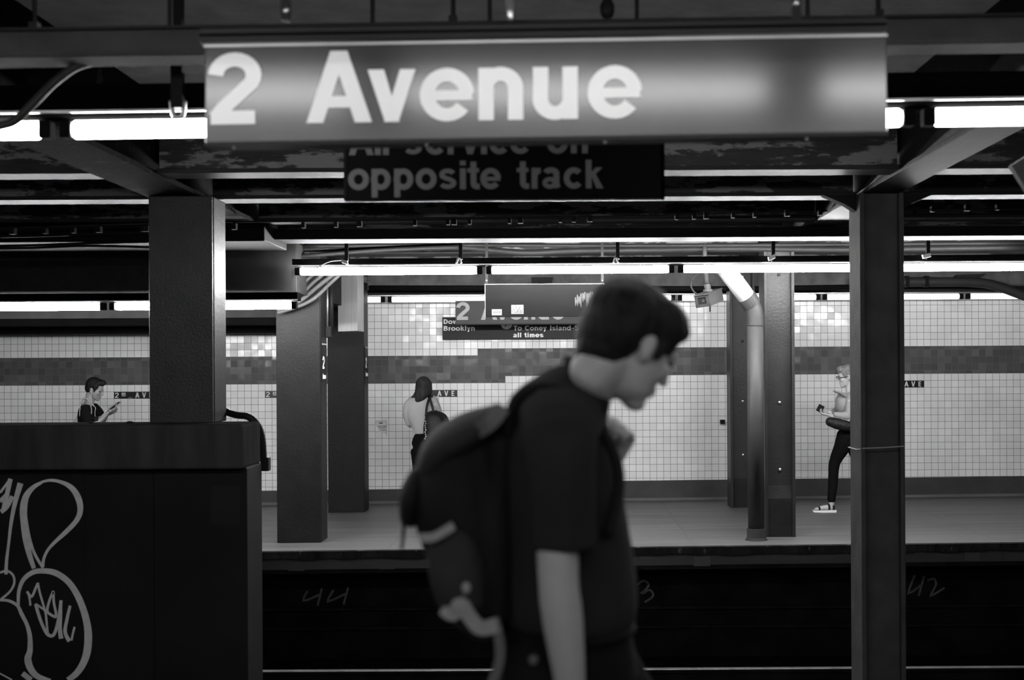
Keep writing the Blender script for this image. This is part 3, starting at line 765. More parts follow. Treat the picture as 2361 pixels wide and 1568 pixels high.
# hose over the parapet end
t = thing('black_cable', 'thick black cable looping over the end of the graffitied parapet into a small box', 'cable', tuple(W(600,1000,9.3)))
obj('cable_run', tube(NB(), smoothpts([W(505,930,9.68), W(520,948,9.62), W(545,957,9.55), W(572,961,9.5), W(594,980,9.5), W(604,1010,9.5), W(607,1050,9.5), W(609,1078,9.5)], 5), .024, 10), 'cable', t, smooth=True)
a, b_ = W(602,1086,9.5), W(621,1054,9.5)
obj('cable_box', B(a.x, b_.x, 9.47, 9.55, a.z, b_.z, bev=.005), 'cable', t)

def V0(*a): return Vector(a)
# ================================================================== OVERHEAD NEAR: RACEWAY, CONDUIT
t = thing('lighting_raceway', 'long suspended grey raceway crossing the top of the photo behind the large station sign', 'raceway', (0, 5.0, 2.75))
def shr(bm, s=.0092):
    for v in bm.verts: v.co.z += s*v.co.x
    return bm
obj('raceway_web', shr(B(-5, 5, 4.98, 5.02, 2.735, 2.812)), 'steeldull', t)
obj('top_lip', shr(B(-5, 5, 4.95, 5.1, 2.806, 2.815)), 'frame', t)
obj('bottom_flange', shr(B(-5, 5, 4.93, 5.1, 2.706, 2.728, bev=.004)), 'steeldull', t)
for px in (80, 1045, 2025):
    p = W(px, 60, 5.03)
    obj('hanger_rod', tube(NB(), [(p.x, 5.03, 2.8), (p.x, 5.03, 3.25)], .009, 8), 'frame', t)
    zz = 2.81+.0092*p.x
    obj('hanger_clamp', box(B(p.x-.03, p.x+.03, 5.0, 5.06, zz, zz+.012), p.x-.015, p.x+.015, 5.01, 5.05, zz+.012, zz+.04), 'frame', t)
for px in (395, 1130, 1860):
    p = W(px, 60, 5.08); obj('hanger_strip', B(p.x-.008, p.x+.008, 5.06, 5.07, 2.8+.0092*p.x, 3.25), 'frame', t)
p = W(1175, 25, 4.9)
t = thing('lamp_socket', 'shiny ribbed metal fitting above the middle of the large station sign', 'fitting', tuple(p))
obj('fitting_body', tube(NB(), [p+Vector((0,0,.12)), p+Vector((0,0,.05)), p+Vector((0,0,.035)), p+Vector((0,0,.03)), p+Vector((.003,0,-.03)), p+Vector((.003,0,-.035))], [.02,.021,.018,.021,.015,.012], 14), 'bright', t, smooth=True)
p = W(1400, 20, 4.9)
t = thing('dark_fitting', 'dark rounded fitting above the large station sign, right of the shiny one', 'fitting', tuple(p))
obj('fitting_body', tube(NB(), [p+Vector((0,0,.14)), p+Vector((0,0,.03)), p+Vector((0,0,.01)), p+Vector((0,0,-.015)), p+Vector((0,0,-.03))], [.012,.016,.026,.024,.018], 14), 'cable', t, smooth=True)
tag(obj('curved_conduit', tube(NB(), smoothpts([W(-60,300,5.05), W(0,290,5.05), W(35,278,5.05), W(75,240,5.05), W(125,190,5.06), W(180,152,5.08), W(240,139,5.1), W(300,132,5.14)], 6), .0155, 10), 'pipe', smooth=True),
    'curved grey conduit sweeping down from the raceway at upper left', 'conduit')
p = W(410, 250, 5.45)
t = thing('pipe_clamp', 'dark clamp hanging above the tube just left of the large station sign', 'clamp', tuple(p))
obj('clamp_strap', B(p.x-.022, p.x+.022, 5.43, 5.47, p.z, 3.25), 'cable', t)
obj('clamp_loop', tube(NB(), smoothpts([p+V0(-.025,0,.03), p+V0(-.018,0,-.02), p+V0(0,0,-.032), p+V0(.02,0,-.02), p+V0(.026,0,.03)], 4), .010, 8), 'bright', t, smooth=True)
# panel corner poking in at the right edge
a = W(2328, 383, 5.6)
tag(obj('hanging_panel', prism(NB(), [(a.x, a.z), (a.x+.16, a.z+.1), (a.x+.26, a.z-.06), (a.x+.1, a.z-.16)], 'y', 5.58, 5.62), 'cable2'), 'corner of a tilted grey panel at the right edge of the photo', 'panel')

# ================================================================== OVERHEAD FAR: DUCT, CABLES, CLAMPS
tag(obj('long_duct', B(-2.3, 9.5, 11.35, 11.75, 2.643, 2.728, bev=.01), 'duct'), 'long dark flat duct under the ceiling beams between the two middle columns', 'duct')
tag(obj('long_duct', B(-9.5, -2.3, 11.0, 11.9, 2.60, 2.728, bev=.01), 'duct'), 'wide dark duct above the soffit behind the broad parapet column', 'duct')
t = thing('cable_hanger_rail', 'thin rail with many small cable clamps under the dark ceiling beams', 'rail', (0, 10.6, 2.7))
rl = smoothpts([W(-200,534,10.5), W(343,515,10.5), W(900,508,10.5), W(1500,497,10.5), W(1950,485,10.5), W(2400,482,10.5)], 8)
obj('rail_rod', tube(NB(), rl, .006, 6), 'cable', t)
for i, px in enumerate((30, 105, 170, 228, 330, 340, 540, 700, 775, 829, 957, 1033, 1047, 1083, 1175, 1200, 1292, 1323, 1360, 1560, 1600, 1628, 1690, 1740, 1815, 1890, 2150, 2230, 2300)):
    py = 532 - .022*px if px < 1500 else 499-.03*(px-1500)
    p = W(px, py, 10.5); d = .018 if i % 3 else .026
    obj('cable_clamp', B(p.x-d*.7, p.x+d*.7, 10.47, 10.53, p.z-.03, p.z+d*.6), 'black', t)
CB = [('sagging black cable bundle with glossy highlights above the long tubes', [(620,574),(900,573),(1060,570),(1200,582),(1330,578),(1500,576),(1700,573),(1960,575),(2361,570)], 13.0, .028),
      ('thin black cable above the cable bundle over the far platform', [(700,568),(1000,565),(1400,566),(1700,565),(2361,560)], 12.95, .018),
      ('black cable dipping from the broad parapet column and rising to the right', [(505,548),(530,556),(560,570),(590,588),(620,593),(680,592),(760,586),(860,578),(960,573),(1060,570)], 12.9, .02),
      ('thin cable crossing under the soffit at far left', [(-60,546),(100,543),(215,538),(345,536)], 10.9, .012),
      ('upper of the paired cables left of the broad column', [(-60,568),(60,566),(200,561),(345,557)], 10.9, .01),
      ('lower of the paired cables left of the broad column', [(-60,573),(60,572),(200,567),(345,570)], 10.85, .01)]
for lab, pts, d, r in CB:
    tag(obj('overhead_cable', tube(NB(), smoothpts([W(x, y, d) for x, y in pts], 5), r, 8), 'cable', smooth=True), lab, 'cable')
for i, (px, py, a, lab) in enumerate(((795,604,-.5,'beam clamp with white block where the thin white cord starts'), (1058,601,0,'forked bright beam clamp left of the blank sign'), (1420,600,0,'forked bright beam clamp above the near man'), (1779,594,.6,'tilted bright beam clamp above the bent pipe'), (2136,590,.35,'tilted bright beam clamp right of the dark channelled column'))):
    c = W(px, py, 12.2); t = thing('beam_clamp', lab, 'clamp', tuple(c), 'beam clamps over the far platform edge')
    dx, dz = math.cos(a), math.sin(a)*.6
    obj('clamp_stem', B(c.x+.0, c.x+.03, 12.19, 12.22, c.z+.01, 2.74), 'cable', t)
    if i in (1, 2):
        for s in (-1, 1):
            obj('clamp_jaw', obox(NB(), c+Vector((s*.014,0,0)), (.007,0,0), (0,.02,0), (-s*.006,0,.022)), 'plastic', t)
    else: obj('clamp_block', obox(NB(), c, Vector((dx,-.3,dz))*.032, (0,.02,0), (-.004,0,.016)), 'plastic', t)
    obj('clamp_bolt', tube(NB(), [c-Vector((0,0,.03)), c], .004, 6), 'cable', t)
tag(obj('white_cord', tube(NB(), smoothpts([W(790,600,12.2), W(760,603,12.25), W(730,618,12.28), W(703,632,12.3)], 4), .005, 6), 'plastic'), 'thin white cord running from a clamp down to the left end of a long tube', 'cord')
# conduits fanning round the top of the platform edge column
for i, (pts, r) in enumerate((([(640,716),(672,705),(700,688),(740,655),(790,618)], .022), ([(640,722),(690,706),(725,688),(760,655),(800,618)], .018),
                 ([(672,690),(700,672),(730,645),(765,618)], .018), ([(672,672),(700,652),(740,618)], .016))):
    tag(obj('bent_conduit', tube(NB(), smoothpts([W(x, y, 13.2-.02*i) for x, y in pts], 5), r, 10), 'cable2', smooth=True),
        'grey conduit %s in the fan wrapping the platform-edge column top' % ['lowest', 'second from bottom', 'third from bottom', 'topmost'][i], 'conduit', 'conduits fanning round the column')
for i, px in enumerate((748, 755, 763)):
    a = W(px, 636, 13.72); b_ = W(px, 772, 13.72)
    tag(obj('upright_conduit', tube(NB(), [a, b_], .013 + .012*(i == 2), 10), ['cable2', 'bright', 'cable'][i], smooth=True), ['grey', 'shiny', 'thick dark'][i] + ' upright conduit above the small junction box beside the platform-edge column', 'conduit')
a, b_ = W(747, 778, 13.68), W(764, 753, 13.68)
tag(obj('junction_box', B(a.x, b_.x, 13.64, 13.76, a.z, b_.z, bev=.006), 'house'), 'small junction box at the foot of the upright conduits beside the platform-edge column', 'box')
# upright panel edge at 672
a, b_ = W(673, 705, 12.5), W(684, 632, 12.5)
tag(obj('bracket_plate', B(a.x, b_.x, 12.48, 12.5, a.z, b_.z+.05), 'pipe'), 'upright grey plate at the right end of the low soffit lights', 'plate')
# pale box hanging in front of the rear column
t = thing('equipment_box', 'large pale grey box mounted high in front of the rear left column', 'box', tuple(W(803,700,15.2)))
a, b_ = W(778, 764, 15.2), W(828, 628, 15.2)
bm = prism(NB(), [(a.x, 15.25), (b_.x, 15.05), (b_.x+.02, 15.4), (a.x+.02, 15.6)], 'z', a.z, 2.7)
obj('box_body', bm, mat('pale_box_enamel', .45, .5, var=.12, scale=6, stretch=(4,4,.4)), t)
# soffit-side fittings
for lab, pts in (('small bracket on the soffit above the blank sign', [(1225,640),(1275,640),(1272,652),(1226,655)]), ('flat tilted fitting on the soffit right of the dark channelled column', [(2190,648),(2205,634),(2270,632),(2245,648)])):
    P = [W(x, y, 16.3) for x, y in pts]
    tag(obj('soffit_fitting', prism(NB(), [(p.x, p.z) for p in P], 'y', 16.24, 16.35), 'house'), lab, 'fitting')
# pipes before the wall
tag(obj('wall_pipe', tube(NB(), [W(850,664,16.2), W(1280,664,16.2), W(1700,666,16.2), W(1960,662,16.2)], .03, 12), 'duct', smooth=True), 'dark horizontal pipe above the far wall lights', 'pipe')
tag(obj('wall_pipe', tube(NB(), smoothpts([W(1962,652,16.15), W(2150,650,16.15), W(2255,652,16.15), W(2305,662,16.15), W(2361,682,16.15), W(2420,700,16.15)], 5), .055, 12), 'pipe', smooth=True), 'thick grey pipe bending downward over the wall light at far right', 'pipe')
for px in (2090, 2135):
    p = W(px, 650, 16.15); tag(obj('pipe_collar', B(p.x-.02, p.x+.02, 16.09, 16.21, p.z-.06, p.z+.065), 'duct'), 'pipe collar on the thick pipe, %s of two' % ('left' if px < 2100 else 'right'), 'collar', 'collars on the thick pipe')
# bent downpipe
t = thing('downpipe', 'white-topped bent pipe running down in front of the far platform columns', 'pipe', tuple(W(1741,1225,13.1)))
obj('wrapped_elbow', tube(NB(), smoothpts([W(1640,612,14.4), W(1655,612,13.6), W(1668,616,13.15), W(1686,638,13.02), W(1712,672,13.05), W(1724,690,13.08)], 4), .083, 20), 'pvc', t, smooth=True)
obj('collar', tube(NB(), [W(1720,683,13.07), W(1733,702,13.1)], .09, 20), 'pipe', t)
obj('thin_seam', tube(NB(), [W(1695,647,13.02), W(1697,650,13.02)], .085, 20), 'strapdim', t)
obj('pipe_bend', tube(NB(), smoothpts([W(1729,697,13.1), W(1738,715,13.1), W(1741,740,13.1), W(1741,752,13.1)], 5), .08, 20), 'pipe', t, smooth=True)
pb = W(1741, 1225, 13.1)
obj('pipe_shaft', tube(NB(), [W(1741,735,13.1), (W(1741,735,13.1).x+.0, 13.1, fz(1.8))], .076, 24), 'pipe', t, smooth=True)
obj('collar', tube(NB(), [W(1741,706+25,13.1), W(1741,731+3,13.1)], .081, 20), 'pipe', t)
q = W(1741,735,13.1).x
obj('base_sleeve', tube(NB(), [(q,13.1,fz(1.8)), (q,13.1,.12)], .088, 24), 'pipe', t, smooth=False)
obj('floor_ring', tube(NB(), [(q,13.1,fz(1.8)), (q,13.1,.035)], [.105,.09], 24), 'house', t)
# security camera
t = thing('security_camera', 'boxy grey security camera hanging from a bracket under the long tubes', 'camera', tuple(W(1635,690,12.9)))
c = W(1620, 694, 12.85); Lx = Vector((.145, .25, .06)).normalized(); Wx = Vector((.25, -.145, .03)).normalized(); Ux = Lx.cross(Wx)*-1
if Ux.z < 0: Ux = -Ux
Wx = (Wx - Lx*Wx.dot(Lx)).normalized()
obj('camera_body', obox(NB(), c+Lx*.15, Lx*.15, Wx*.07, Ux*.055), 'cam_grey', t)
obj('sun_hood', obox(NB(), c+Lx*.14+Ux*.058, Lx*.165, Wx*.076, Ux*.004), 'cam_grey', t)
bm = NB()
for sx_, sz_, wa, wb in ((0,.045,.07,.01), (0,-.042,.07,.013), (.056,0,.014,.055), (-.056,0,.014,.055)): obox(bm, c+Wx*sx_+Ux*sz_-Lx*.006, Wx*wa, Ux*wb, Lx*.008)
bz = obj('front_bezel', bm, 'house', t)
obj('window_glass', obox(NB(), c-Lx*.002, Wx*.045, Ux*.035, Lx*.002), 'glass', bz)
obj('lens', tube(NB(), [c-Lx*.004+Wx*.01, c-Lx*.009+Wx*.01], .014, 16), 'house', bz)
m_ = c+Lx*.15+Ux*.06
obj('pan_mount', tube(NB(), [m_, m_+Vector((0,0,.02)), m_+Vector((0,0,.021)), m_+Vector((-.01,0,.07)), m_+Vector((-.01,0,.075))], [.045,.045,.028,.032,.05], 16), 'cam_grey', t)
obj('bracket_pole', tube(NB(), [m_+Vector((-.01,0,.06)), W(1625,600,12.95), (W(1625,600,12.95).x, 12.95, 2.73)], .02, 12), 'pipe', t, smooth=True)
obj('camera_cable', tube(NB(), smoothpts([W(1625,620,12.95), W(1600,640,12.95), W(1593,658,12.95), W(1602,675,12.95), W(1620,682,12.95)], 5), .009, 8), 'cable', t, smooth=True)
obj('hanging_lead', tube(NB(), [W(1637,706,12.9), W(1637,719,12.9)], .006, 6), 'cable', t)

# ================================================================== FAR PLATFORM EDGE PLATES, RAILS, MARKS
for i, (px, w_, y0, y1) in enumerate(((684,36,1290,1316), (892,36,1282,1312), (1493,34,1276,1289), (1618,38,1274,1305), (1797,34,1268,1284), (1944,30,1269,1281), (2117,24,1262,1277), (2240,34,1264,1293))):
    a, b_ = W(px-w_/2, y1, 12.73), W(px+w_/2, y0, 12.73)
    tag(obj('edge_bracket', B(a.x, b_.x, 12.71, 12.74, a.z, b_.z), 'nearconc'), 'pale bracket plate under the far platform edge, number %s from the left' % ['one','two','three','four','five','six','seven','eight'][i], 'bracket', 'bracket plates under the platform edge')
for y, lab in ((7.0,'rail nearest the camera in the near track bed'), (8.45,'second rail in the near track bed, before the parapet'), (10.45,'near rail of the far track'), (12.08,'shiny rail along the bottom of the photo, under the far platform')):
    t = thing('rail', lab, 'rail', (0, y, -1.09), 'running rails')
    obj('rail_head', B(XL, XR, y-.035, y+.035, -.962, -.95, bev=.004), 'rail', t)
    obj('rail_web', box(B(XL, XR, y-.035, y+.035, -.985, -.962), XL, XR, y-.01, y+.01, -1.06, -.985), 'black', t)
    obj('rail_foot', B(XL, XR, y-.07, y+.07, -1.09, -1.06), 'black', t)
for i in range(5):
    x = -2.4 + i*1.45
    tag(obj('rail_tie_plate', B(x-.09, x+.09, 12.0, 12.22, -1.1, -1.092), 'coping'), 'tie plate under the far rail, number %s from the left' % ['one','two','three','four','five'][i], 'tie plate', 'tie plates of the far rail')
def marks(name, lab, strokes, sc, ox, oy, wd):
    t = thing(name, lab, 'painted number', tuple(W(strokes[0][0][0]/sc+ox, strokes[0][0][1]/sc+oy, 13.29)))
    for pl in strokes:
        bm = NB()
        P = smoothpts([(x/sc+ox, y/sc+oy, 0) for x, y in pl], 3)
        Q = [W(p.x, p.y, 13.298) for p in P]
        for q in strip([(v.x, v.z) for v in Q], wd): bm.faces.new([bm.verts.new((v[0], 13.297, v[1])) for v in q])
        obj('brush_stroke', bm, 'chalk', t)
marks('painted_number', 'faint painted 44 on the wall under the far platform', [[(322,1055),(300,1112),(395,1075)], [(405,1040),(380,1140)], [(472,1050),(440,1115),(540,1072)], [(556,1035),(530,1135)]], 2.497, 580, 940, .02)
marks('painted_number', 'faint painted 3 on the wall under the far platform beside the near man', [[(215,985),(248,960),(278,980),(262,1010),(235,1030)], [(245,1032),(285,1012),(303,1045),(255,1080)]], 2.407, 1380, 940, .02)
marks('painted_number', 'faint painted 42 on the wall under the far platform right of the dark column', [[(1755,930),(1720,1030),(1790,985)], [(1807,935),(1776,1045)], [(1825,960),(1862,950),(1872,985),(1845,1042),(1920,1000)]], 2.407, 1380, 940, .02)

# ================================================================== PEOPLE
def V(*a): return Vector(a)
def head(bb, hh_, C, Fd, k=1., hair='short', U=None):
    """adds skull, face and ears to bb, hair to hh_; C = middle of the skull, Fd = facing"""
    Fd = Vector(Fd).normalized(); Z = Vector(U) if U else V(0,0,1); U = (Z - Fd*Z.dot(Fd)).normalized(); Sd = U.cross(Fd)
    P = lambda f, s, u: C + Fd*f*k + Sd*s*k + U*u*k
    E = lambda bm, f, s, u, a, b, c: ell(bm, P(f,s,u), Fd*a*k, Sd*b*k, U*c*k, 16)
    E(bb, -.008,0,.025, .093,.073,.085); E(bb, .022,0,-.03, .066,.062,.085); E(bb, .03,0,-.075, .05,.052,.036)
    E(bb, .06,0,-.1, .026,.026,.019); E(bb, .08,0,.012, .014,.045,.011)
    loft(bb, [(P(.086,0,.0), .009*k, .008*k), (P(.1,0,-.022), .010*k, .010*k), (P(.104,0,-.036), .014*k, .010*k)], Sd, 10, 2)
    E(bb, .084,0,-.062, .011,.022,.006); E(bb, .082,0,-.073, .011,.02,.007)
    for s in (-1, 1):
        E(bb, .066, s*.036, -.028, .02,.02,.018)
        E(bb, -.006, s*.076, -.018, .017,.008,.03); E(bb, .0, s*.074, -.04, .009,.007,.01)
    if hair == 'short':
        E(hh_, -.022,0,.042, .095,.082,.085); E(hh_, -.05,0,.0, .062,.074,.07); E(hh_, .04,0,.085, .055,.06,.038)
        for s in (-1, 1): E(hh_, .015, s*.062, .04, .045,.02,.045); E(hh_, .03, s*.068, -.002, .012,.01,.03)
    return P, Fd, Sd, U
def hand(bb, wr, d, nrm, size=1., curl=.5, thumb=1, spread=.0):
    """palm, four bent fingers and a thumb leaving the side of the palm. d: pointing, nrm: palm side"""
    d = Vector(d).normalized(); nrm = Vector(nrm); nrm = (nrm - d*nrm.dot(d)).normalized(); sd = d.cross(nrm)*thumb
    k = size
    loft(bb, [(wr, .026*k, .019*k), (wr+d*.035*k, .036*k, .015*k), (wr+d*.085*k, .041*k, .013*k)], sd, 12, 2)
    for off, ln in ((.031,.072), (.010,.082), (-.011,.076), (-.031,.058)):
        p = wr + d*.088*k + sd*off*k; a = 0; pts = [(p - d*.015*k, .0088*k, .0085*k), (p, .0088*k, .0085*k)]; dd = d
        for seg, fr in enumerate((.45, .3, .25)):
            a += curl*(1.0 if seg else .75); dd = d*math.cos(a) + nrm*math.sin(a) + sd*off*spread
            p = p + dd*ln*fr*k; pts.append((p, (.0084-.0006*seg)*k, (.008-.0006*seg)*k))
        loft(bb, pts, sd, 8, 2)
    p = wr + d*.025*k + sd*.03*k; pts = [(p, .012*k, .012*k)]
    for seg in range(3):
        dd = (d*.75 + sd*(.6-.35*seg) + nrm*(.25+.35*curl*seg)).normalized(); p = p + dd*.028*k
        pts.append((p, (.0105-.0008*seg)*k, (.0105-.0008*seg)*k))
    loft(bb, pts, sd, 8, 2)
def limb(bm, pts, n=12, sub=3, caps=True): return loft(bm, [(Vector(p), r, r*.95) for p, r in pts], (.1,1,.05), n, sub, caps)
def shoe(bm, heel, d, L=.27, wd=.045, hh_=.07):
    d = Vector(d).normalized()
    loft(bm, [(heel+V(0,0,.045), wd*.8, .045), (heel+d*L*.35+V(0,0,.04), wd*.85, .04), (heel+d*L*.7+V(0,0,.032), wd, .03), (heel+d*L+V(0,0,.022), wd*.7, .02)], d.cross(V(0,0,1)), 14, 3)

# ---- the near man, bent forward, walking to the right
def Mn(px, py, dd=0.): return W(px, py, 2.9+dd)
t = thing('person', 'blurred man nearest the camera in a black T-shirt, stooping to the right with a backpack', 'person', (.0, 2.9, 0))
bb, hr = NB(), NB()
C = Mn(1458, 788)
P, Fd, Sd, U = head(bb, hr, C, (.74,.45,-.5), 1.04, hair='none')
E = lambda bm, f, s, u, a, b, c: ell(bm, P(f,s,u), Fd*a*1.04, Sd*b*1.04, U*c*1.04, 20)
# hair: cap, nape and swept-up fringe
E(hr, -.016,0,.035, .106,.086,.083); E(hr, -.055,0,-.005, .062,.08,.08); E(hr, -.058,0,-.05, .046,.062,.048); E(hr, .035,0,.072, .06,.064,.042); E(hr, .07,0,.066, .034,.052,.026)
for s in (-1, 1):
    E(hr, .01, s*.064, .045, .055,.022,.05); E(hr, .022, s*.074, .0, .014,.01,.035)
# neck
nb = Mn(1335, 915)
limb(bb, [(P(-.03,0,-.06), .054), (P(-.05,0,-.10), .052), (Mn(1366,892), .053), (nb, .06), (Mn(1318,960), .09)])
# trunk under the shirt
loft(bb, [(Mn(1318,960), .12, .07), (Mn(1300,1060), .15, .095), (Mn(1300,1200), .14, .1), (Mn(1308,1330), .135, .1), (Mn(1312,1440), .15, .11), (Mn(1315,1530), .15, .11)], (0,1,0))
# near arm hanging
sh, el_, wr = Mn(1285,985,-.18), Mn(1287,1330,-.23), Mn(1318,1620,-.20)
limb(bb, [(sh, .055), (Mn(1284,1150,-.22), .047), (el_, .041), (Mn(1296,1420,-.22), .042), (Mn(1310,1540,-.21), .034), (wr, .028)])
hand(bb, wr, wr-Mn(1310,1540,-.21), (.5,.8,0), 1., .45, 1)
# far arm, bent up to a fist on the chest strap
wr2 = Mn(1392,1078,.14)
limb(bb, [(Mn(1320,985,.18), .052), (Mn(1345,1130,.24), .045), (Mn(1360,1245,.25), .04), (Mn(1380,1160,.2), .038), (wr2, .029)])
hand(bb, wr2, (.10,-.06,.20), (-.55,-.8,.1), 1.02, 1.25, -1)
# legs
hipn, hipf = Mn(1275,1520,-.1), Mn(1345,1520,.1)
kn, kf = V(-.02, 2.80, .52), V(.32, 3.0, .53); an, af = V(-.12, 2.80, .09), V(.28, 3.0, .09)
limb(bb, [(hipn, .08), (kn, .055), ((kn+an)/2, .05), (an, .036)]); limb(bb, [(hipf, .08), (kf, .055), ((kf+af)/2, .05), (af, .036)])
for a in (an, af): shoe(bb, a-V(.03,0,.085), (1,0,0), .24, .04, .05)
fuse(obj('body', bb, 'skin_near', t), .0065, 3)
fuse(obj('hair', hr, 'hairdark', t), .007, 3)
for s in (-1, 1):
    obj('eye', ell(NB(), P(.074, s*.034, -.008), Fd*.011, Sd*.013, U*.011, 12), 'lens', t, smooth=True)
# T-shirt
sb = NB()
loft(sb, [(Mn(1340,880), .068, .056), (Mn(1333,905), .095, .072), (Mn(1315,935), .14, .088), (Mn(1296,985), .185, .105), (Mn(1286,1050), .195, .122), (Mn(1290,1130), .192, .128), (Mn(1300,1220), .19, .132), (Mn(1308,1310), .188, .138), (Mn(1312,1390), .186, .140), (Mn(1312,1438), .178, .132)], (0,1,0), 28, 4, False)
ell(sb, Mn(1262,948,-.02), (.082,0,0), (0,.13,0), (.0,0,.068))
def sleeve(pts): loft(sb, pts, (0,1,0), 18, 3, False)
sleeve([(Mn(1296,960,-.13), .07, .085), (Mn(1292,1010,-.19), .062, .073), (Mn(1296,1100,-.21), .058, .064), (Mn(1300,1190,-.22), .056, .060), (Mn(1302,1272,-.225), .056, .060)])
sleeve([(Mn(1300,960,.13), .07, .08), (Mn(1325,1010,.18), .06, .07), (Mn(1345,1120,.23), .056, .06), (Mn(1352,1190,.24), .055, .058)])
loft(sb, [(Mn(1330,874), .058, .040), (Mn(1285,902), .10, .050), (Mn(1225,950), .13, .055)], (0,1,0), 20, 3, False)
fuse(obj('t_shirt', sb, 'tee', t), .008, 4)
cl = NB(); nk = Mn(1348, 884)
ring = [nk + (Vector((.58,0,-.81))*math.cos(q)*.06 + V(0,1,0)*math.sin(q)*.066) for q in [i*math.pi/12 for i in range(25)]]
obj('collar', tube(cl, ring, .010, 8, caps=False), 'tee', t, smooth=True)
# trousers and belt
tb = NB()
loft(tb, [(Mn(1313,1428), .172, .122), (Mn(1312,1500), .172, .135), (Mn(1312,1560), .17, .14)], (0,1,0), 24, 3)
limb(tb, [(Mn(1265,1540,-.09), .105), ((hipn+kn)/2, .098), (kn, .078), ((kn+an)/2, .07), (an+V(0,0,.02), .062)])
limb(tb, [(Mn(1365,1540,.09), .105), ((hipf+kf)/2, .098), (kf, .078), ((kf+af)/2, .07), (af+V(0,0,.02), .062)])
fuse(obj('trousers', tb, 'jeans', t), .009, 4)
bt = NB(); q0 = Mn(1313, 1446)
obj('belt', tube(bt, [q0 + V(.127*math.cos(q), .176*math.sin(q), .0) for q in [i*math.pi/14 for i in range(29)]], .010, 8, caps=False), 'jeans', t, smooth=True)
for a in (an, af):
    s_ = NB(); shoe(s_, a-V(.04,0,.085), (1,0,0), .27, .048); fuse(obj('shoe', s_, 'leather', t), .008, 2)
obj('pocket_button', ell(NB(), Mn(1230,1522,-.19), (.010,0,0), (0,.004,0), (0,0,.010), 10), 'strapdim', t, smooth=True)

# ---- backpack
t = thing('backpack', 'dark blurred backpack on the near man, pale straps dangling from its base', 'backpack', tuple(Mn(1070,1400)))
pk = NB()
loft(pk, [(Mn(1092,1040), .10, .085), (Mn(1070,1110), .14, .105), (Mn(1075,1200), .15, .102), (Mn(1092,1290), .15, .088), (Mn(1100,1370), .145, .078), (Mn(1125,1425), .12, .050)], (0,1,0), 26, 4)
loft(pk, [(Mn(1165,1020), .13, .05), (Mn(1150,1200), .14, .06), (Mn(1160,1400), .13, .04)], (0,1,0), 20, 3)
fuse(obj('pack_body', pk, 'nylon', t), .009, 4)
fl = NB()
loft(fl, [(Mn(992,1085), .10, .03), (Mn(1020,1040), .13, .042), (Mn(1080,1000), .14, .045), (Mn(1150,965), .12, .032)], (0,1,0), 22, 4)
fuse(obj('top_flap', fl, 'nylon2', t), .008, 4)
pc = NB()
loft(pc, [(Mn(968,1090), .08, .02), (Mn(955,1140), .10, .030), (Mn(948,1195), .08, .022)], (0,1,0), 18, 3)
fuse(obj('outer_pocket', pc, 'nylon', t), .008, 3)
pc = NB()
loft(pc, [(Mn(1040,1240,-.13), .03, .045), (Mn(1052,1320,-.14), .035, .055), (Mn(1065,1395,-.13), .03, .045)], (0,1,0), 18, 3)
fuse(obj('side_pocket', pc, 'nylon2', t), .008, 3)
def web_strap(pts, wd, m, name='strap', th=.004):
    P = smoothpts(pts, 5); bm = NB(); prev = None
    for i, p in enumerate(P):
        tg = (P[min(i+1,len(P)-1)] - P[max(i-1,0)]).normalized(); a = V(0,1,0).cross(tg).normalized()*wd/2
        c = [bm.verts.new(p+a+V(0,th,0)), bm.verts.new(p+a-V(0,th,0)), bm.verts.new(p-a-V(0,th,0)), bm.verts.new(p-a+V(0,th,0))]
        if prev:
            for k in range(4): bm.faces.new((prev[k], prev[(k+1)%4], c[(k+1)%4], c[k]))
        else: bm.faces.new(c)
        prev = c
    bm.faces.new(prev[::-1]); return obj(name, bm, m, t, smooth=False)
web_strap([Mn(968,1240,-.17), Mn(1000,1238,-.175), Mn(1046,1212,-.165)], .016, 'strap', 'pale_strap')
web_strap([Mn(1022,1400,-.15), Mn(1045,1415,-.16), Mn(1062,1392,-.165), Mn(1085,1425,-.16), Mn(1110,1448,-.16), Mn(1148,1440,-.15)], .028, 'strap', 'dangling_strap')
web_strap([Mn(1140,1425,-.15), Mn(1150,1470,-.15), Mn(1152,1520,-.15), Mn(1135,1575,-.15)], .018, 'strapdim', 'dangling_strap')
web_strap([Mn(1098,995,-.12), Mn(1130,975,-.14), Mn(1160,938,-.13)], .03, 'strapdim', 'grab_handle')
obj('pull_tab', ell(NB(), Mn(1075,1356,-.17), (.009,0,0), (0,.006,0), (0,0,.012), 10), 'strap', t, smooth=True)
obj('drawcord', tube(NB(), smoothpts([Mn(945,1180,-.05), Mn(932,1200,-.05), Mn(930,1235,-.05), Mn(926,1268,-.05)], 4), .004, 6), 'cable', t)
for sy in (-1, 1):
    obj('shoulder_strap', tube(NB(), smoothpts([Mn(1170,1010,sy*.1), Mn(1190,920,sy*.11), Mn(1262,890,sy*.12), Mn(1345,935,sy*.12), Mn(1408,1030,sy*.13), Mn(1428,1120,sy*.14), Mn(1400,1240,sy*.17)], 4), .012, 8), 'nylon', t, smooth=True)

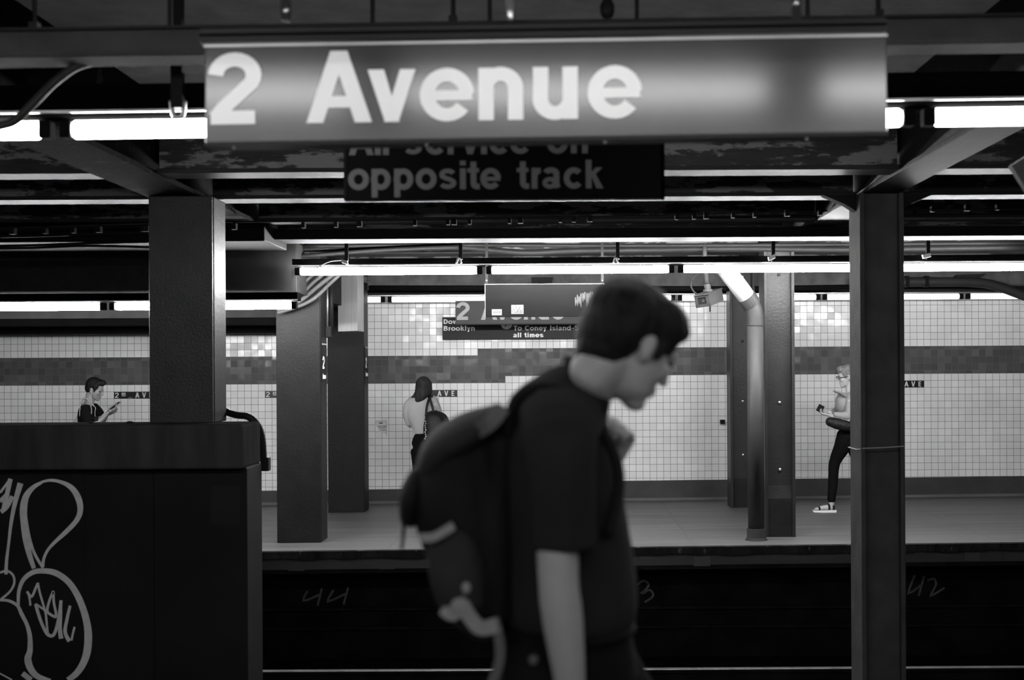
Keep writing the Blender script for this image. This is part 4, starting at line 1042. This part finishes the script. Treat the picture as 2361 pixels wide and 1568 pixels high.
# ---- man at left behind the parapet, reading his phone
def Pl(px, py, dd=0.): return W(px, py, 15.75+dd)
t = thing('person', 'man in a black T-shirt with wired earphones looking down at a phone beyond the parapet', 'person', (Pl(205,900).x, 15.75, fz(-5)))
bb, hr, sb = NB(), NB(), NB()
C = Pl(219, 897)
P, Fd, Sd, U = head(bb, hr, C, (.90,-.12,-.30), 1.02)
ell(hr, P(.06,0,.095), Fd*.045, Sd*.045, U*.028)
limb(bb, [(P(-.03,0,-.06), .055), (Pl(206,928), .055), (Pl(200,940), .07)])
loft(bb, [(Pl(203,944), .14, .08), (Pl(208,975), .16, .10), (Pl(208,1020), .14, .09), (Pl(205,1060), .15, .10)], (0,1,0))
limb(bb, [(Pl(198,946,-.16), .05), (Pl(200,965,-.19), .046), (Pl(208,985,-.18), .04), (Pl(228,972,-.16), .034), (Pl(246,953,-.13), .026)])
limb(bb, [(Pl(222,942,.14), .045), (Pl(232,962,.16), .042), (Pl(236,972,.14), .036), (Pl(246,955,.0), .026)])
hand(bb, Pl(246,952,-.12), (.5,.1,.28), (-.2,-.2,.9), 1.0, .5, -1); hand(bb, Pl(247,956,-.0), (.5,-.15,.2), (-.2,.3,.9), 1.0, .6, 1)
for s in (-1, 1):
    limb(bb, [(Pl(205,1060,s*.09), .09), (Pl(207,1110,s*.1), .06), (Vector((Pl(207,1110).x, 15.75+s*.1, .1)), .04)])
fuse(obj('body', bb, 'skin_dim', t), .0085, 2); fuse(obj('hair', hr, 'hairdark', t), .008, 2)
for s in (-1,1): obj('eye', ell(NB(), P(.078, s*.034, -.006), Fd*.009, Sd*.012, U*.007, 10), 'lens', t, smooth=True)
loft(sb, [(Pl(203,935), .09, .075), (Pl(203,943), .16, .095), (Pl(205,958), .175, .115), (Pl(208,985), .165, .12), (Pl(208,1030), .16, .11), (Pl(206,1052), .16, .11)], (0,1,0), 22, 3, False)
loft(sb, [(Pl(198,944,-.15), .065, .07), (Pl(199,957,-.185), .062, .066), (Pl(203,968,-.195), .06, .066)], (0,1,0), 16, 3)
loft(sb, [(Pl(215,942,.12), .06, .07), (Pl(228,952,.15), .055, .055), (Pl(231,960,.16), .052, .052)], (0,1,0), 16, 3)
fuse(obj('t_shirt', sb, 'teefar', t), .0095, 3)
tb = NB()
for s in (-1, 1): limb(tb, [(Pl(205,1048,s*.07), .105), (Pl(206,1110,s*.1), .075), (Vector((Pl(207,1110).x, 15.75+s*.1, .08)), .06)])
fuse(obj('trousers', tb, 'pants', t), .011, 2)
for s in (-1, 1):
    s_ = NB(); shoe(s_, Vector((Pl(200,1110).x, 15.75+s*.1, fz(-5))), (1,0,0)); fuse(obj('shoe', s_, 'leather', t), .01, 2)
obj('wristwatch', tube(NB(), [Pl(221,968,-.16)-V(.01,0,0), Pl(226,967,-.16)+V(.01,0,0)], .036, 14), 'cable', t)
c = Pl(264, 937, -.07)
tag(obj('mobile_phone', obox(NB(), c, Vector((.055,0,.045)), Vector((0,.036,0)), Vector((-.004,0,.005))), 'phone'), 'dark phone held by the man beyond the parapet', 'phone')
tag(obj('earphones', tube(NB(), smoothpts([P(.0,.084,-.02) if Sd.y < 0 else P(.0,-.084,-.02), Pl(211,905,-.1), Pl(210,920,-.1), Pl(212,932,-.13), Pl(220,940,-.14), Pl(219,950,-.15), Pl(221,962,-.15), Pl(236,958,-.2), Pl(248,944,-.18), Pl(256,949,-.16)], 4), .0022, 6), 'plastic'), 'white earphone wire hanging from the ear of the man beyond the parapet', 'earphones')
t = thing('drawstring_bag', 'pale bag on the back of the man beyond the parapet, thin straps over his shoulder', 'bag', tuple(Pl(184,975)))
bg = NB(); loft(bg, [(Pl(187,955,.02), .10, .012), (Pl(184,968,.02), .13, .03), (Pl(182,985,.02), .15, .05), (Pl(180,1020,.02), .15, .07), (Pl(184,1040,.02), .12, .05)], (0,1,0), 18, 3)
fuse(obj('bag_body', bg, 'totef', t), .01, 3)
for dy, pts in ((-.2, [(184,960),(185,935),(192,919),(200,919),(208,932),(211,945),(210,958)]), (.12, [(186,955),(190,925),(205,918)])):
    obj('cord_strap', tube(NB(), smoothpts([Pl(x, y, dy) for x, y in pts], 4), .006, 6), 'totef', t, smooth=True)

# ---- woman seen from behind with a shoulder bag
def Pw(px, py, dd=0.): return W(px, py, 15.9+dd)
t = thing('person', 'woman seen from behind in a pale long-sleeved top, brown shoulder-length hair, dark trousers', 'person', (Pw(978,900).x, 15.9, fz(-1.5)))
bb, hr, sb = NB(), NB(), NB()
C = Pw(978, 893)
P, Fd, Sd, U = head(bb, hr, C, (.35,.93,-.18), .96, hair='none')
limb(bb, [(P(-.02,0,-.06), .05), (Pw(980,925), .05), (Pw(980,935), .06)])
loft(bb, [(Pw(978,932), .12, .06), (Pw(975,960), .15, .08), (Pw(976,1000), .12, .08), (Pw(978,1030), .15, .10)], (1,0,0))
ws = Pw(1003, 930, .25)
limb(bb, [(Pw(940,935), .045), (Pw(938,960,.02), .04), (Pw(946,980,.06), .036), (Pw(975,965,.2), .028)]); hand(bb, Pw(978,965,.2), (.9,.1,.1), (0,.2,.9), .92, .6, 1)
limb(bb, [(Pw(1002,930), .045), (Pw(1011,955,.05), .04), (Pw(1014,968,.1), .036), (Pw(1006,938,.24), .026)]); hand(bb, Pw(1006,936,.24), (-.1,.1,.9), (-.8,.3,0), .92, .7, 1)
for s in (-1, 1): limb(bb, [(Pw(978,1030).copy()+V(s*.08,0,0), .08), (Pw(980,1095).copy()+V(s*.08,0,0), .055), (V(Pw(980,1095).x+s*.09, 15.9, .1), .035)])
fuse(obj('body', bb, 'skin', t), .0085, 2)
# hair: swept to the left at the back
ell(hr, C+V(-.005,-.018,.03), (.088,0,0), (0,.098,0), (0,0,.095))
loft(hr, [(Pw(976,882,-.03), .085, .07), (Pw(974,900,-.045), .085, .06), (Pw(969,912,-.06), .072, .05), (Pw(964,920,-.07), .045, .03), (Pw(960,924,-.075), .025, .015)], (1,0,0), 22, 4)
loft(hr, [(Pw(985,885,.0), .055, .07), (Pw(988,905,-.01), .04, .06), (Pw(985,914,-.02), .02, .03)], (1,0,0), 16, 3)
loft(hr, [(Pw(962,905,-.05), .03, .03), (Pw(955,913,-.06), .02, .02), (Pw(949,916,-.07), .008, .01)], (1,0,.3), 12, 3)
fuse(obj('hair', hr, 'hairbrown', t), .0075, 3)
loft(sb, [(Pw(980,916), .075, .055), (Pw(977,923), .135, .07), (Pw(973,935), .185, .09), (Pw(973,960), .165, .10), (Pw(976,985), .125, .095), (Pw(977,1000), .115, .10)], (1,0,0), 26, 3, False)
loft(sb, [(Pw(942,930), .045, .05), (Pw(937,945,.0), .048, .05), (Pw(940,965,.03), .046, .048), (Pw(948,978,.05), .044, .046), (Pw(962,972,.13), .038, .04)], (1,0,0), 16, 3)
loft(sb, [(Pw(1000,922), .045, .05), (Pw(1006,938,.02), .048, .05), (Pw(1011,955,.05), .046, .048), (Pw(1013,968,.1), .04, .042), (Pw(1010,955,.18), .034, .036)], (1,0,0), 16, 3)
fuse(obj('long_sleeved_top', sb, 'top', t), .0095, 3)
tb = NB()
loft(tb, [(Pw(978,1001), .12, .10), (Pw(979,1020), .145, .115), (Pw(979,1045), .16, .12)], (1,0,0), 22, 3)
for s in (-1, 1): limb(tb, [(Pw(979,1040)+V(s*.075,0,0), .088), (Pw(981,1095)+V(s*.075,0,0), .068), (V(Pw(981,1095).x+s*.085, 15.9, .12), .055)])
fuse(obj('trousers', tb, 'pants', t), .011, 2)
for s in (-1, 1):
    s_ = NB(); shoe(s_, V(Pw(981,1095).x+s*.085, 15.87, fz(-1.6)), (.1,1,0), .24, .04); fuse(obj('shoe', s_, 'leather', t), .01, 2)
t = thing('handbag', 'dark quilted slouchy handbag hanging from the shoulder of the woman seen from behind', 'bag', tuple(Pw(1005,1010,-.14)))
bg = NB()
loft(bg, [(Pw(996,952,-.13), .07, .03), (Pw(999,965,-.15), .10, .06), (Pw(1003,985,-.15), .135, .085), (Pw(1008,1003,-.15), .145, .09), (Pw(1010,1018,-.15), .11, .06)], (1,0,.15), 24, 4)
loft(bg, [(Pw(1010,953,-.1), .03, .05), (Pw(1020,965,-.1), .06, .06), (Pw(1030,985,-.1), .05, .06), (Pw(1034,1000,-.1), .04, .05)], (1,0,0), 16, 3)
fuse(obj('bag_body', bg, 'leather', t), .008, 2)
obj('bag_strap', tube(NB(), smoothpts([Pw(982,960,-.17), Pw(984,938,-.15), Pw(990,918,-.06), Pw(996,914,.0), Pw(990,930,.06)], 5), .013, 8), 'leather', t, smooth=True)
obj('bag_strap', tube(NB(), smoothpts([Pw(1001,955,-.15), Pw(996,935,-.14), Pw(991,918,-.09), Pw(994,914,-.0)], 5), .013, 8), 'leather', t, smooth=True)
ch = NB()
for i in range(9): tube(ch, [Pw(981+1.0*math.sin(i*2.1), 970+i*5, -.235), Pw(981+1.0*math.sin(i*2.1), 973+i*5, -.24)], .007, 6)
obj('chain_charm', ch, 'bright', t)
c = Pw(1006, 921, .24)
tag(obj('paper_cup', tube(NB(), [c-V(0,0,.05), c+V(0,0,.03), c+V(0,0,.034)], [.028,.036,.038], 14), 'plastic'), 'white cup held up by the woman seen from behind', 'cup')

# ---- woman walking left behind the dark column
def Pr(px, py, dd=0.): return W(px, py, 15.5+dd)
t = thing('person', 'woman with short light hair and glasses walking left, half hidden by the dark column', 'person', (Pr(1950,1180).x, 15.5, fz(3)))
bb, hr, sb = NB(), NB(), NB()
C = Pr(1951, 867)
P, Fd, Sd, U = head(bb, hr, C, (-.97,-.12,-.18), 1.0)
ell(hr, P(-.04,0,.01), Fd*.075, Sd*.085, U*.10); ell(hr, P(.05,0,.07), Fd*.045, Sd*.06, U*.035)
limb(bb, [(P(-.03,0,-.06), .05), (Pr(1960,900), .052), (Pr(1964,912), .065)])
loft(bb, [(Pr(1968,915), .12, .07), (Pr(1968,945), .15, .09), (Pr(1966,985), .13, .10), (Pr(1964,1010), .15, .11)], (0,1,0))
limb(bb, [(Pr(1960,925,-.16), .045), (Pr(1963,950,-.18), .042), (Pr(1960,975,-.18), .038), (Pr(1930,964,-.15), .030), (Pr(1914,957,-.1), .024)])
limb(bb, [(Pr(1960,920,.16), .045), (Pr(1940,945,.18), .04), (Pr(1925,952,.15), .034), (Pr(1914,952,.03), .024)])
hand(bb, Pr(1915,958,-.08), (-.9,.2,.15), (.1,.2,1), .95, .75, 1); hand(bb, Pr(1914,950,.05), (-.9,-.1,.1), (.1,-.5,1), .95, .6, -1)
hipz = Pr(1962,1000)
ank1 = Pr(1917,1163); kn1 = Pr(1924,1068); kn2 = Pr(1985,1078,.1); ank2 = V(Pr(2030,1140).x, 15.6, .16)
limb(bb, [(hipz+V(-.05,-.06,-.04), .06), (Pr(1942,1032,-.05), .055), (kn1, .042), (ank1, .032)], sub=1); limb(bb, [(hipz+V(0,.08,-.04), .06), (kn2, .042), (ank2, .032)], sub=1)
f1 = Pr(1917,1175); f1.z = fz(f1.x)+.03
loft(bb, [(f1+V(.0,0,.02), .03, .035), (f1+V(-.08,0,.02), .036, .028), (f1+V(-.16,0,.005), .042, .016), (f1+V(-.185,0,.002), .035, .010)], (0,1,0), 14, 3)
loft(bb, [(ank2+V(.02,0,-.05), .03, .035), (ank2+V(-.06,0,-.08), .036, .028), (ank2+V(-.13,0,-.125), .04, .015)], (0,1,0), 14, 3)
fuse(obj('body', bb, 'skin', t), .0085, 2); fuse(obj('hair', hr, 'hairgrey', t), .008, 2)
g_ = NB()
for s in (-1, 1):
    c = P(.093, s*.034, -.002)
    tube(g_, [c + (Sd*math.cos(q)*.026+U*math.sin(q)*.018) for q in [i*math.pi/8 for i in range(17)]], .003, 6, caps=False)
    tube(g_, [P(.09, s*.06, .0), P(.0, s*.082, -.005)], .003, 6)
obj('glasses', g_, 'cable', t)
loft(sb, [(Pr(1962,900), .075, .065), (Pr(1966,910), .14, .085), (Pr(1966,928), .175, .115), (Pr(1964,955), .17, .125), (Pr(1963,985), .155, .115), (Pr(1962,998), .155, .115)], (0,1,0), 24, 3, False)
loft(sb, [(Pr(1962,918,-.14), .05, .055), (Pr(1961,938,-.17), .052, .056), (Pr(1958,958,-.18), .05, .05), (Pr(1944,958,-.17), .045, .04), (Pr(1926,956,-.15), .038, .032)], (0,1,0), 16, 3)
loft(sb, [(Pr(1955,918,.14), .05, .055), (Pr(1940,936,.17), .05, .055), (Pr(1930,948,.17), .048, .05), (Pr(1922,950,.12), .04, .035)], (0,1,0), 16, 3)
ell(sb, Pr(1943,930,-.03), (.085,0,0), (0,.12,0), (.0,0,.12))
fuse(obj('long_sleeved_top', sb, 'top', t), .0095, 3)
sc = NB(); loft(sc, [(Pr(1926,903,-.1), .05, .012), (Pr(1938,907,-.15), .06, .014), (Pr(1949,914,-.15), .04, .010)], (0,1,0), 12, 3)
fuse(obj('scarf_knot', sc, 'strap', t), .008, 2)
tb = NB()
loft(tb, [(Pr(1962,988), .155, .115), (Pr(1962,1010), .16, .12)], (0,1,0), 22, 3)
limb(tb, [(Pr(1952,1005,-.06), .115), (Pr(1941,1032,-.05), .095), (kn1, .066), ((kn1+ank1)/2, .057), (ank1+V(0,0,.05), .048)])
limb(tb, [(hipz+V(.02,.07,-.05), .11), ((hipz+kn2)/2, .09), (kn2, .065), ((kn2+ank2)/2, .056), (ank2+V(0,0,.04), .045)])
fuse(obj('trousers', tb, 'pants', t), .0095, 3)
for k_, (c0, lift) in enumerate(((f1, 0), (ank2+V(.03,0,-.12), .0))):
    s_ = NB(); tilt = 0 if k_ == 0 else -.25
    obj('sandal_sole', prism(NB(), [(c0.x+.045, c0.z-.03), (c0.x+.05, c0.z-.004), (c0.x-.1, c0.z-.006+tilt*.12), (c0.x-.205, c0.z-.008+tilt*.2), (c0.x-.2, c0.z-.026+tilt*.2), (c0.x-.1, c0.z-.03+tilt*.12)], 'y', c0.y-.042, c0.y+.042), 'plastic', t)
    for fx, zz, r_ in ((-.135, .014, .044), (-.03, .045, .05), (.02, .03, .045)):
        obj('sandal_strap', tube(NB(), [c0+V(fx, .045*math.cos(q), tilt*abs(fx)+max(-.02, .002+(zz+.008)*math.sin(q))) for q in [i*math.pi/10 for i in range(11)]], .012, 6), 'cable', t)
t = thing('shoulder_bag', 'black crossbody bag at the hip of the walking woman', 'bag', tuple(Pr(1935,975,-.2)))
bg = NB(); loft(bg, [(Pr(1912,972,-.2), .05, .05), (Pr(1928,976,-.21), .06, .062), (Pr(1950,982,-.22), .06, .06), (Pr(1964,984,-.22), .05, .05)], (0,1,0), 18, 3)
fuse(obj('bag_body', bg, 'leather', t), .008, 2)
obj('bag_strap', tube(NB(), smoothpts([Pr(1960,975,-.25), Pr(1972,940,-.25), Pr(1975,915,-.15), Pr(1968,905,0)], 4), .012, 8), 'leather', t, smooth=True)
c = Pr(1891, 942, -.02)
tag(obj('mobile_phone', obox(NB(), c, Vector((.028,0,-.016)), Vector((0,.012,.0)), Vector((.02,0,.035))), 'phone'), 'black phone held out in both hands by the walking woman', 'phone')
